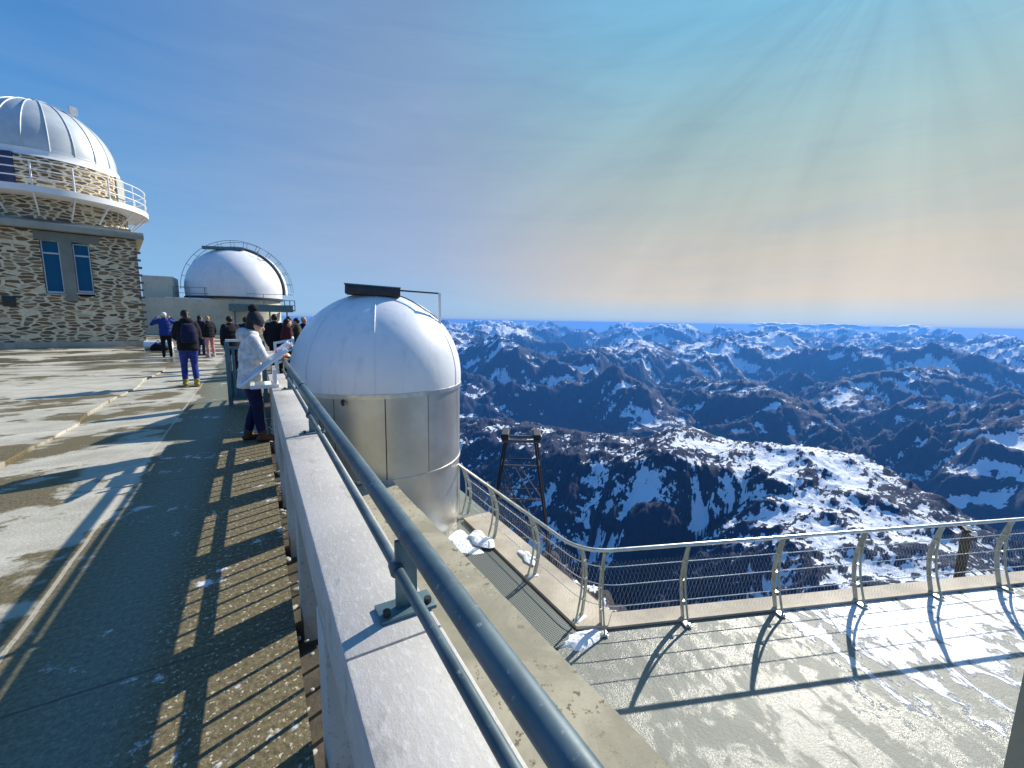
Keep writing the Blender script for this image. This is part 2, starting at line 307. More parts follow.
def terrain(x,y):
    shp=x.shape; x=x.ravel(); y=y.ravel(); r=np.hypot(x,y); az=np.arctan2(x,y)
    H=np.full(r.shape,-1640.); conc=np.zeros(r.shape); hs=np.full(r.shape,-3000.); hn=np.full(r.shape,-3000.)
    M=r>1100; X,Y=x[M],y[M]
    if len(X):
        rr=r[M]; w1=fbm(X/2600,Y/2600,4,5)*520; w2=fbm(X/2600,Y/2600,4,9)*520
        m=ridged((X+w1)/5600,(Y+w2)/5600,8,3,.5); k=sst(2500,9500,rr)
        h=-1640+150*fbm(X/5000,Y/5000,4,71)+(m**.85)*(420+1250*k)
        h=h+(ridged((X+w2)/3400,(Y+w1)/3400,7,43,.5)-.4)*(200+840*sst(2500,6000,rr))
        cap=-520-.002*rr+300*fbm(X/5200,Y/5200,3,41)+290*sst(9000,19000,rr); h=np.where(h>cap,cap+(h-cap)*(.42+.2*sst(9000,18000,rr)),h)
        n1=ridged((X+w1)/900,(Y+w2)/900,7,13); n2=fbm(X/160,Y/160,5,23); n3=ridged(X/330,Y/330,5,27)
        for pl,sl in MASS:
            d,zc,t,sd=polyd(X+w1*.55,Y+w2*.55,pl); d=np.maximum(d-20,0)
            q=zc-sl*d*(1-np.minimum(d,3000)/9000)+(n1-.42)*(90+np.minimum(d,900)*.42)+(n3-.4)*(20+np.minimum(d,500)*.12)
            h=smax(q,h,60)
        H[M]=h+n2*(10+14*sst(1500,5000,rr))+(n3-.4)*75*sst(2500,6000,rr)
    M=r<4200; X,Y=x[M],y[M]
    if len(X):   # spur below the summit: rolling snowy top, then couloirs
        ws=fbm(X/420,Y/420,4,33)*70; wt=fbm(X/420,Y/420,4,37)*70
        d,zc,t,sd=polyd(X+ws,Y+wt,SPUR)
        rib=ridged((t+ws*1.3)/46.+.15*fbm(X/60,Y/60,3,3),d/900.,4,51); rib2=ridged(X/210,Y/210,6,61)
        drop=np.where(d<260,.17*d,44+.78*(d-260)); wf=sst(150,420,d)
        hs[M]=np.maximum(zc-drop+(rib-.45)*44*wf+(rib2-.4)*(34+30*wf)+fbm(X/45,Y/45,5,63)*9,-3000)
        conc[M]=(.45-rib)*wf*95+(.4-rib2)*(34+30*wf)
    H=smax(hs,H,30)
    M=r<1500; X,Y=x[M],y[M]
    if len(X):
        rr=r[M]; a=az[M]
        hn[M]=.9-.72*rr*(1+.05*np.sin(a*7+1)+.035*np.sin(a*17))+fbm(X/40,Y/40,6,81)*np.minimum(rr*.10,18)+(ridged(X/110,Y/110,6,87)-.4)*np.minimum(rr*.17,60)
    isn=hn>H; H=smax(hn,H,6+np.minimum(r*.02,14))
    H=np.minimum(H,-3.3-.1*np.minimum(r,30))
    f=lambda v:v.reshape(shp)
    return f(H),f(conc),f((hs>hn)&(hs>H-60)),f(isn),f(r),f(az)
def build_terrain():
    A=np.concatenate([np.linspace(-180,5,36)[:-1],np.linspace(5,19,50)[:-1],np.linspace(19,86,1260)[:-1],np.linspace(86,180,40)])*math.pi/180
    rr=np.concatenate([np.geomspace(6.,300,170)[:-1],np.geomspace(300,2900,330)[:-1],np.geomspace(2900,25000,360)])
    rr_=np.append(rr,[25300.]); AA,RR=np.meshgrid(A,rr_); X=RR*np.sin(AA); Y=RR*np.cos(AA)
    H,conc,issp,isn,r,az=terrain(X,Y); H[-1]=-1750
    gx=np.gradient(H,axis=1)/np.maximum(np.gradient(RR*AA,axis=1),1e-3); gy=np.gradient(H,axis=0)/np.gradient(RR,axis=0); sl=np.hypot(gx,gy)
    nz=fbm(X/70,Y/70,5,101)+.6*fbm(X/400,Y/400,4,103); nf=fbm(X/16,Y/16,4,107)
    # snow cover
    s=np.full(X.shape,-1.)
    deg=np.degrees(az)
    Hb=H.copy()
    for ax in (0,1):
        acc=sum(np.roll(Hb,k,axis=ax) for k in range(-5,6)); Hb=acc/11
    fs=-.16+.22*sst(6500,12000,r)+.0015*(H+760)+.8*nz-.5*(sl-.6)+.55*fbm(X/1500,Y/1500,4,109)-sst(11000,20000,r)*.15+np.clip((Hb-H)/(.004*r+1),-1,1)*.75
    fs=np.minimum(fs,np.where(H<-1060,-.6,9))
    right=sst(50,66,deg)
    ss=-.30+conc*.022+.36*nz+.85*nf-.4*(sl-.5)+.30*right*sst(-660,-480,H)*(1-.9*sst(68,75,deg))+.25*sst(40,50,deg)
    sn=-.12+.6*nz*np.where(r<60,.3,1)+.9*nf-.35*(sl-.5)+.42*sst(48,60,deg)*(1-.5*sst(68,76,deg))-.25*sst(120,20,r)
    s=np.where(isn,sn,np.where(issp,ss,fs))
    grass=sst(-950,-1250,H)*sst(.75,.3,sl)+.4*fbm(X/600,Y/600,4,113)*sst(-800,-1100,H)
    ny,nx=X.shape; co=np.stack([X,Y,H],-1).reshape(-1,3).astype(np.float32)
    i=np.arange(ny*nx).reshape(ny,nx); q=np.stack([i[:-1,:-1],i[:-1,1:],i[1:,1:],i[1:,:-1]],-1).reshape(-1,4).astype(np.int32)
    me=bpy.data.meshes.new('mountains'); me.vertices.add(len(co)); me.vertices.foreach_set('co',co.ravel())
    me.loops.add(q.size); me.loops.foreach_set('vertex_index',q.ravel()); me.polygons.add(len(q))
    me.polygons.foreach_set('loop_start',np.arange(0,q.size,4,dtype=np.int32)); me.polygons.foreach_set('use_smooth',np.ones(len(q),bool))
    for nm,arr in (('snow_cover',s),('grass_cover',grass)):
        at=me.attributes.new(nm,'FLOAT','POINT'); at.data.foreach_set('value',arr.ravel().astype(np.float32))
    me.update(calc_edges=True); me.validate()
    m,N,P=newmat('rock_snow_and_turf'); pos=N.n('ShaderNodeNewGeometry').outputs['Position']
    sc=N.n('ShaderNodeAttribute',attribute_name='snow_cover').outputs['Fac']; gr=N.n('ShaderNodeAttribute',attribute_name='grass_cover').outputs['Fac']
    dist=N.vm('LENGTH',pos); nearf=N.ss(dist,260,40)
    n1=N.noise(pos,.05,8,.65); n2=N.noise(pos,.9,6,.7); n3=N.noise(pos,.006,8,.65)
    k=N.m('ADD',sc,N.m('ADD',N.m('MULTIPLY',N.m('SUBTRACT',n1,.5),2.1),N.m('ADD',N.m('MULTIPLY',N.m('SUBTRACT',n2,.5),N.m('MULTIPLY',nearf,1.2)),N.m('MULTIPLY',N.m('SUBTRACT',n3,.5),1.0))))
    snow=N.ss(k,.0,.10)
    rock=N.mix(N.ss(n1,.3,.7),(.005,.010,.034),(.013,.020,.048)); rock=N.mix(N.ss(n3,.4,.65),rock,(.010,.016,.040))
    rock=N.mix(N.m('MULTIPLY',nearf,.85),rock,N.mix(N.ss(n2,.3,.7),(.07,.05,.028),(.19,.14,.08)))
    rock=N.mix(N.m('MULTIPLY',N.ss(gr,.15,.6),N.ss(n3,.35,.6)),rock,(.022,.045,.030))
    P(Base_Color=N.mix(snow,rock,(.80,.83,.88)),Roughness=.85,Specular_IOR_Level=.2,Normal=N.bump(N.m('ADD',N.m('MULTIPLY',n1,6),N.m('MULTIPLY',n3,30)),.75,1.0))
    o=link('mountains',me,m,smooth=0); struct(o); return o
build_terrain()
def ground_z(x,y): return float(terrain(np.array([[float(x)]]),np.array([[float(y)]]))[0][0,0])
#@@PART2
# ------------------------------------------------------------------ decks
def build_decks():
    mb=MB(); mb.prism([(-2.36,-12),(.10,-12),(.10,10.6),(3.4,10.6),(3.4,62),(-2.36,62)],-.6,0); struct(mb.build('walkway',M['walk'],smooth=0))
    # the older slab to the left stands a few centimetres proud, with a broken edge
    n=90; pts=[(-60,-12)]; 
    for i in range(n+1):
        y=-12+29*i/n; pts.append((-2.36+random.uniform(-.03,.03)+.05*math.sin(y*1.7),y))
    pts+=[(-2.37,17.5),(-60,17.5)]
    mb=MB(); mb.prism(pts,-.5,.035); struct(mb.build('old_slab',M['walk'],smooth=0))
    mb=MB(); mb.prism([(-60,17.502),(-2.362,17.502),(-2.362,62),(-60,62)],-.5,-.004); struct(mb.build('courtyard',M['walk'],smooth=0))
    # ragged gutter between slab and parapet piers
    mb=MB(); mb.box((.19,-1,-.22),(.17,22.6,.1)); struct(mb.build('gutter',simple('wet_dirt',(.06,.05,.035),.7,0,.3,6,.5,30,.01),smooth=0))
    mb=MB()
    for i in range(70):
        y=random.uniform(-1,8.5); r=random.uniform(.008,.024); mb.ell((.115+random.uniform(-.012,.05),y,-.05+random.uniform(-.08,.0)),(r,r*random.uniform(.8,2.2),r*.6),Matrix.Rotation(random.uniform(0,3),3,'Z'),7,5)
    tag(mb.build('gutter_rubble',M['conc_grey'],smooth=60),kind='stuff')
    # lower terrace
    f=lambda a,b:(3.87+EX[0]*a+EN[0]*b,3.96+EX[1]*a+EN[1]*b)
    mb=MB(); q=[(1.9,-9),(14,-9),f(11,.30),f(.35,.30),(4.24,4.2),(4.24,10.9),(1.9,10.9)]; mb.prism(q,-3.2,-2.6); struct(mb.build('lower_terrace',M['terr'],smooth=0))
    mb=MB(); mb.prism([(2.0,-9),(13.6,-9),f(10.8,.12),f(.4,.12),(4.05,4.2),(4.05,10.7),(2.0,10.7)],-6.5,-3.202); struct(mb.build('terrace_foundation',M['conc_grey'],smooth=0))
    # kerb: front run and the run towards the dome
    mb=MB(); mb.prism([f(.12,.02),f(11,.02),f(11,.30),f(.30,.30)],-2.59,-2.555); mb.prism([(3.60,4.14),f(.112,.022),f(.296,.302),(4.22,4.34),(4.22,7.9),(3.60,7.9)],-2.585,-2.53)
    struct(mb.build('terrace_kerb',M['kerbc'],smooth=0))
    mb=MB(); mb.box((2.78,5.55,-2.575),(1.56,3.1,.02)); g=mb.build('drainage_grating',M['grating'],smooth=0); struct(g)
    # ledge and retaining wall
    mb=MB(); n=60; y0,y1=-9,7.45
    L=[(.43,y0)]+[(2.19-.034*(y0+(y1-y0)*i/n)+random.uniform(-.006,.006),y0+(y1-y0)*i/n) for i in range(n+1)]+[(.43,y1)]
    mb.prism(L,-1.36,-1.19)
    o=mb.build('retaining_ledge',M['ledge'],smooth=0); struct(o)
    mb=MB(); mb.box((1.16,-.8,-2.2),(1.5,16.4,1.66)); struct(mb.build('retaining_wall',M['conc_grey'],smooth=0))
    mb=MB(); mb.box((.30,-1,-.7),(.2,22.4,.98)); struct(mb.build('parapet_footing',M['conc_grey'],smooth=0))
build_decks()
def build_parapet():
    t=thing('parapet','long pale concrete parapet beam on short piers with thin bars beneath, beside the walkway','parapet',(0,0,0))
    mb=MB()
    for a,b in ((-3,1.02),(1.026,3.26),(3.266,5.49),(5.496,7.2)): mb.box((.274,(a+b)/2,.68),(.254,b-a,.24),bev=.006)
    mb.build('coping_beam',M['coping'],t,smooth=30)
    ys=[-.45+1.0*i for i in range(8)]
    for y in ys:
        p=MB().box((.245,y,.12),(.205,.21,.88),bev=.008).build('pier',M['conc'],t,smooth=30)
    for a in ys[:-1]:
        for k in range(1,7): MB().tube([(.262,a+k/7,-.12),(.262,a+k/7,.562)],.0115,8).build('baluster',M['dark'],t)
    MB().box((.297,3,.413),(.03,7.6,.036)).build('mid_rail',M['dark'],t,smooth=0)
def build_handrail():
    t=thing('handrail','thick blue grey tubular handrail with a thinner tube under it, bolted on the concrete parapet','handrail',(0,0,0))
    mb=MB(); mb.tube([(.335,-3,1.05),(.335,4.02,1.05)],.029,28); mb.tube([(.335,4.028,1.05),(.335,6.5,1.05)],.029,28); mb.build('top_tube',M['railblue'],t)
    mb=MB(); mb.tube([(.335,4.0,1.05),(.335,4.05,1.05)],.032,28); mb.build('sleeve',M['dark'],t)
    MB().tube([(.312,-3,.935),(.312,6.5,.935)],.0145,20).build('lower_tube',M['railblue'],t)
    for y in (-1.09,1.14,3.37,5.60):
        p=MB().box((.338,y,.913),(.062,.016,.21),bev=.003).build('post',M['teal'],t,smooth=30)
        p2=MB().box((.335,y,.806),(.16,.085,.012),bev=.002).build('base_plate',M['teal'],p,smooth=30)
        for sx in (-.06,.06): MB().tube([(.335+sx,y-.02,.81),(.335+sx,y-.02,.828)],.011,6).build('bolt',M['dark'],p,smooth=0)
        MB().tube([(.308,y-.02,.935),(.312,y+.02,.935)],.020,14).build('bracket',M['railblue'],p)
build_parapet(); build_handrail()
def build_terrace_rail():
    t=thing('terrace_railing','curved steel railing with bent flat posts and wire mesh round the lower terrace edge','railing')
    B0=Vector((3.87,3.96,-2.585)); ex=Vector((EX[0],EX[1],0)); en=Vector((EN[0],EN[1],0)); up=Vector((0,0,1)); H=1.17
    # the posts bulge outwards and lean back in over the terrace at the top
    lean=lambda h,e=.03:.10*math.sin(math.pi*min(h/H,1))+e*(h/H)**2
    def path(h,extra=0,r=.46,n=10):
        off=lean(h)+extra; z=B0.z+h; xl=3.72+lean(h,-.13)+extra; P=[Vector((xl,8.12,z)),Vector((xl,6.8,z)),Vector((xl,5.6,z))]
        q=B0+en*off; s=(xl-q.x)/ex.x; cx=Vector((q.x+ex.x*s,q.y+ex.y*s,z)); a=cx+Vector((0,1,0))*r; b=cx+ex*r
        for i in range(n+1):
            u=i/n; P.append(a*(1-u)**2+cx*2*u*(1-u)+b*u*u)
        for k in range(1,24): P.append(b+ex*(k*.45))
        return P
    MB().tube(path(H),.027,16).build('top_rail',M['steel'],t)
    for h in (.28,.58,.87): MB().tube(path(h,.02),.006,8).build('cable_rod',M['rod'],t)
    def post(base,out,side,e=.03):
        base=Vector(base)
        def curve(fo,w,th,z0=.0,z1=H-.02):
            rings=[]
            for i in range(17):
                h=z0+(z1-z0)*i/16; c=base+out*fo(h)+up*h; d=out*(fo(h+.01)-fo(h-.01))/.02+up; d.normalize(); nn=d.cross(side).normalized()
                rings.append([c+side*w/2+nn*th/2,c-side*w/2+nn*th/2,c-side*w/2-nn*th/2,c+side*w/2-nn*th/2])
            return rings
        L=lambda h:lean(h,e)
        p=MB().loft(curve(lambda h:L(h)+.045*(1-(h/H)**3),.020,.062)).build('post',M['postm'],t,smooth=25)
        MB().loft(curve(lambda h:L(h)-.10*(1-max(h,0)/H),.016,.030)).build('brace',M['postm'],p,smooth=25)
        rz=math.atan2(out.y,out.x)-math.pi/2
        MB().box(tuple(base-out*.01+up*.008),(.10,.22,.014),rz=rz,bev=.002).build('foot_plate',M['steel'],p,smooth=30)
        for a in (.28,.58,.87): MB().box(tuple(base+out*(L(a)+.01)+up*a),(.045,.07,.02),rz=rz).build('clamp',M['steel'],p,smooth=0)
        for a in (-.10,.07): MB().tube([base+out*a+side*.032+up*.012,base+out*a+side*.032+up*.035],.011,6).build('bolt',M['dark'],p,smooth=0)
    for a in (.03,1.27,2.78,4.20,5.62,7.0,8.4,9.8): post(B0+ex*a,en,ex)
    for y in (8.05,6.85,5.44): post((3.72,y,-2.535),Vector((1,0,0)),Vector((0,1,0)),-.13)
    post((3.74,4.25,-2.54),Vector((.95,.3,0)).normalized(),Vector((-.3,.95,0)).normalized(),-.06)
    # chain of fine wires: diagonal mesh stretched between foot and upper rod
    mb=MB(); 
    rows=[path(h,.035,n=6) for h in (0.05,.23,.41,.59,.77,.95)]
    def samp(P,step):
        out=[];acc=0;nxt=0
        for A,B in zip(P,P[1:]):
            L=(B-A).length
            while nxt<=acc+L: out.append(A.lerp(B,(nxt-acc)/L)); nxt+=step
            acc+=L
        return out
    S_=[samp(r,.06) for r in rows]; n=min(len(s) for s in S_)
    sg=len(rows)-1
    for i in range(0,n-6):
        for dr in (1,-1):
            pts=[S_[k][i+(k if dr>0 else sg-k)] for k in range(sg+1)]
            mb.tube(pts,.0008,3,cap=False)
    mb.build('mesh_panel',M['rod'],t,smooth=0)
    # short tall stanchion where the rail meets the dome
    MB().tube([(3.60,8.14,-2.55),(3.60,8.14,-1.42)],.024,10).build('end_stanchion',M['steel'],t)
build_terrace_rail()
def build_small_dome():
    cx,cy=2.17,8.87; Rr=1.62
    t=thing('observatory_dome','nearest small white dome on a round stainless steel drum beside the parapet','observatory',(cx,cy,-2.6),R(-13.4))
    z=lambda v:v+2.6
    MB().lathe([(Rr-.012,z(-3.3)),(Rr-.012,z(-1.2))],96).build('lower_drum',M['stainless'],t)
    # upper drum of separate sheets with open joints and a door
    for a0,a1,nm in ((-118,-88,'drum_panel'),(-87.4,-60,'drum_panel'),(-59.6,-25,'drum_panel'),(-24.5,60,'drum_panel'),(60.4,150,'drum_panel'),(150.5,241.6,'drum_panel')):
        mb=MB(); mb.lathe([(Rr-.05,z(-1.17)),(Rr,z(-1.17)),(Rr,z(.28)),(Rr-.05,z(.28))],int((a1-a0)/3)+2,R(a0),R(a1)); mb.build(nm,M['stainless'],t,smooth=35)
    MB().lathe([(Rr-.06,z(-1.2)),(Rr-.06,z(.30))],64).build('drum_core',M['dark'],t)
    MB().lathe([(Rr+.0,z(-1.215)),(Rr+.014,z(-1.21)),(Rr+.014,z(-1.165)),(Rr,z(-1.16))],96).build('joint_band',M['stainless'],t)
    MB().lathe([(Rr-.1,z(.28)),(Rr+.035,z(.285)),(Rr+.035,z(.36)),(Rr-.02,z(.375))],96).build('rim',M['steel'],t,smooth=35)
    # shell: short skirt then a hemisphere
    prof=[(Rr+.02,z(.36)),(Rr+.025,z(.42)),(Rr+.025,z(.52))]
    Rs=Rr+.025
    for i in range(1,25):
        a=math.pi/2*i/24; prof.append((Rs*math.cos(a) if i<24 else 0,z(.52)+Rs*.985*math.sin(a)))
    MB().lathe(prof,96).build('shell',M['dome'],t,smooth=60)
    def arc(az,e0,e1,off=0.006,n=20):
        P=[]
        for i in range(n+1):
            e=R(e0+(e1-e0)*i/n); P.append((( Rs+off)*math.cos(e)*math.cos(R(az)),(Rs+off)*math.cos(e)*math.sin(R(az)),z(.52)+(Rs*.985+off)*math.sin(e)))
        return P
    for az in (-93,-30,33,96,159,222):
        P=arc(az,0,86,0); mb=MB(); mb.tube([(P[0][0],P[0][1],z(.38))]+P,[(.018,.008)]*22,8); mb.build('seam',M['dome'],t)
    # weather seal of the shutter, hatch roof and stay bar
    mb=MB(); mb.tube(arc(-30,56,84,.012,14)+[],.010,6); mb.tube([arc(-30,56,57,.012,1)[0],arc(-22,48,49,.012,1)[0],arc(-14,40,41,.012,1)[0]],.010,6); mb.build('shutter_seal',M['dark'],t)
    top=z(.52)+Rs*.985
    h=MB().box((-.08,-.30,top+.0),(.98,.62,.16),rot=Matrix.Rotation(R(2.5),3,'Y'),bev=.01).build('shutter_hatch',M['dark'],t,smooth=30)
    MB().box((-.08,-.30,top+.092),(1.0,.64,.02),rot=Matrix.Rotation(R(2.5),3,'Y')).build('hatch_lid',M['teal'],h,smooth=0)
    mb=MB(); mb.tube([(.36,-.5,top+.03),(1.16,-.48,top-.0)],.016,8); mb.build('stay_bar',M['dark'],t)
    mb=MB(); mb.box((1.16,-.48,top-.31),(.05,.05,.64)); mb.build('stay_post',M['white'],t,smooth=0)
    MB().tube([(-.62,-1.50,z(.26)),(-.62,-1.58,z(.24)),(-.60,-1.60,z(.19))],.025,8).build('door_latch',M['dark'],t)
    MB().box((-.28,-1.62,z(-1.15)),(.32,.10,.03),rz=R(10)).build('door_sill',M['steel'],t,smooth=0)
build_small_dome()
# ------------------------------------------------------------------ stone observatory (local x runs left along the facade, y into the building)
def build_stone():
    t=thing('stone_observatory','square rubble stone tower carrying a round gallery and a ribbed white dome','observatory',(-4.79,29.01,0),math.atan2(-.2,-.98))
    # in this frame +x runs along the facade to the left, +y towards the camera
    W=9.5; D=7.0
    wins=[(1.74,2.30,2.62,4.86),(2.74,3.33,2.54,4.92)]
    mb=MB(); zc=5.3
    # facade as blocks round the window opening (x 1.39-3.48 surround)
    mb.box((.86,-.3,zc/2),(1.72,.6,zc)); mb.box((3.35+(W-3.35)/2,-.3,zc/2),(W-3.35,.6,zc)); mb.box((2.535,-.3,1.22),(1.63,.6,2.44)); mb.box((2.535,-.32,5.1),(1.63,.56,.4))
    mb.box((.3,-.6-(D-.6)/2,zc/2),(.6,D-.6,zc)); mb.box((W-.3,-.6-(D-.6)/2,zc/2),(.6,D-.6,zc)); mb.box((W/2,-D+.3,zc/2),(W-1.2,.598,zc))
    mb.build('wall',M['stone'],t,smooth=0)
    mb=MB(); mb.box((W/2,-D/2,5.49),(W+.62,D+.9,.30),bev=.02); mb.box((3.35,-3.1,5.72),(6.4,6.2,.16)); mb.build('cornice',M['conc_grey'],t,smooth=30)
    mb=MB(); mb.box((W/2,.02,.14),(W+.1,.14,.28)); mb.box((-.02,-D/2,.14),(.14,D,.28)); mb.build('plinth',M['kerbc'],t,smooth=0)
    mb=MB(); mb.box((2.435,-.115,5.10),(2.15,.30,.38)); mb.box((2.525,-.10,3.55),(.42,.34,2.72)); 
    mb.build('window_surround',M['lintel'],t,smooth=0)
    MB().box((2.535,-.42,3.67),(1.625,.05,2.44)).build('window_backing',M['dark'],t,smooth=0)
    for x0,x1,z0,z1 in wins:
        w=MB()
        w.box(((x0+x1)/2,-.2,z0+.04),(x1-x0,.08,.08)); w.box(((x0+x1)/2,-.2,z0+(z1-z0)*.76),(x1-x0,.08,.07)); w.box(((x0+x1)/2,-.2,z1-.02),(x1-x0,.08,.04))
        w.box((x0+.02,-.2,(z0+z1)/2),(.04,.078,z1-z0)); w.box((x1-.02,-.2,(z0+z1)/2),(.04,.078,z1-z0))
        fr=w.build('window',M['alu'],t,smooth=0)
        MB().box(((x0+x1)/2,-.215,(z0+z1)/2),(x1-x0-.03,.02,z1-z0-.03)).build('pane',M['winglass'],fr,smooth=0)
        MB().box(((x0+x1)/2,-.06,z0-.06),(x1-x0+.1,.3,.06)).build('sill',M['conc'],fr,smooth=0)
    # corner quoin bricks
    mb=MB()
    for k in range(11): mb.box((-.004+.12*(k%2),.0+.004*(k%3),1.0+k*.37),(.26+.2*(k%2),.03,.11))
    mb.build('quoin',simple('red_brown_quoin',(.17,.115,.085),.85,0,.3,3,.4,20,.02),t,smooth=0)
    cx,cy=3.05,-2.75
    dr=MB().lathe([(2.9,5.79),(2.9,8.44)],96).build('drum',M['stoner'],t,loc=(cx,cy,0))
    for ang,w in ((66,.95),(158,.7)):
        a=R(ang); MB().box((2.88*math.cos(a),2.88*math.sin(a),7.75),(.12,w,1.5),rz=a).build('gallery_door',simple('navy_door' if ang<91 else 'grey_door',(.02,.03,.09) if ang<91 else (.4,.42,.4),.5),dr,smooth=0)
    g=MB().lathe([(2.85,6.72),(3.76,6.76),(3.80,6.78),(3.80,7.04),(2.85,7.06)],96).build('gallery',M['white'],t,smooth=35,loc=(cx,cy,0))
    mb=MB(); rg=3.74
    for zz in (7.38,7.72,8.06): mb.tube([(rg*math.cos(2*math.pi*i/72),rg*math.sin(2*math.pi*i/72),zz) for i in range(72)],.026,8,closed=True)
    mb.build('gallery_rail',M['white'],g)
    for i in range(18):
        a=2*math.pi*(i+.35)/18; c,s=math.cos(a),math.sin(a)
        MB().tube([(rg*c,rg*s,7.0),(rg*c,rg*s,8.06)],.034,8).build('rail_post',M['white'],g)
        MB().tube([(3.72*c,3.72*s,6.78),(2.95*c,2.95*s,5.92)],.032,8).build('gallery_strut',M['white'],g)
    MB().lathe([(2.5,8.42),(2.82,8.42),(2.86,8.48),(2.78,8.60),(2.78,8.80),(2.69,8.82)],96).build('dome_collar',M['white'],t,smooth=35,loc=(cx,cy,0))
    Rs=2.70; ZB=8.86; prof=[(Rs,8.70),(Rs,ZB)]
    for i in range(1,21):
        a=math.pi/2*i/20; prof.append((Rs*math.cos(a) if i<20 else 0,ZB+Rs*math.sin(a)))
    dm=MB().lathe(prof,96).build('dome',M['domew'],t,smooth=50,loc=(cx,cy,0))
    for i in range(20):
        a=2*math.pi*(i+.5)/20; P=[(Rs*math.cos(a),Rs*math.sin(a),8.72)]+[((Rs+.005)*math.cos(e)*math.cos(a),(Rs+.005)*math.cos(e)*math.sin(a),ZB+(Rs+.005)*math.sin(e)) for e in [R(82*k/16) for k in range(17)]]
        MB().tube(P,[(.035,.03)]*len(P),6).build('dome_rib',M['domew'],dm)
    mb=MB(); mb.lathe([(Rs+.005,ZB-.05),(Rs+.02,ZB),(Rs+.005,ZB+.04)],96); mb.lathe([(.55,ZB+Rs*.97),(.50,ZB+Rs+.04),(0,ZB+Rs+.06)],32); mb.build('dome_band',M['domew'],dm)
    a=R(130); MB().box((-1.3,1.0,11.32),(.3,.14,.34),rz=.4).build('shutter_motor',M['alu'],dm,smooth=0)
    # plaque on the facade
    p=MB().box((0,0,0),(.40,.10,.46),bev=.02).build('wall_box',M['dark'],smooth=30); p.matrix_world=t.matrix_basis@Matrix.Translation((4.5,.055,2.1))
    tag(p,'small black box fixed on the rubble stone wall left of the blue windows','wall box')
    return t
build_stone()
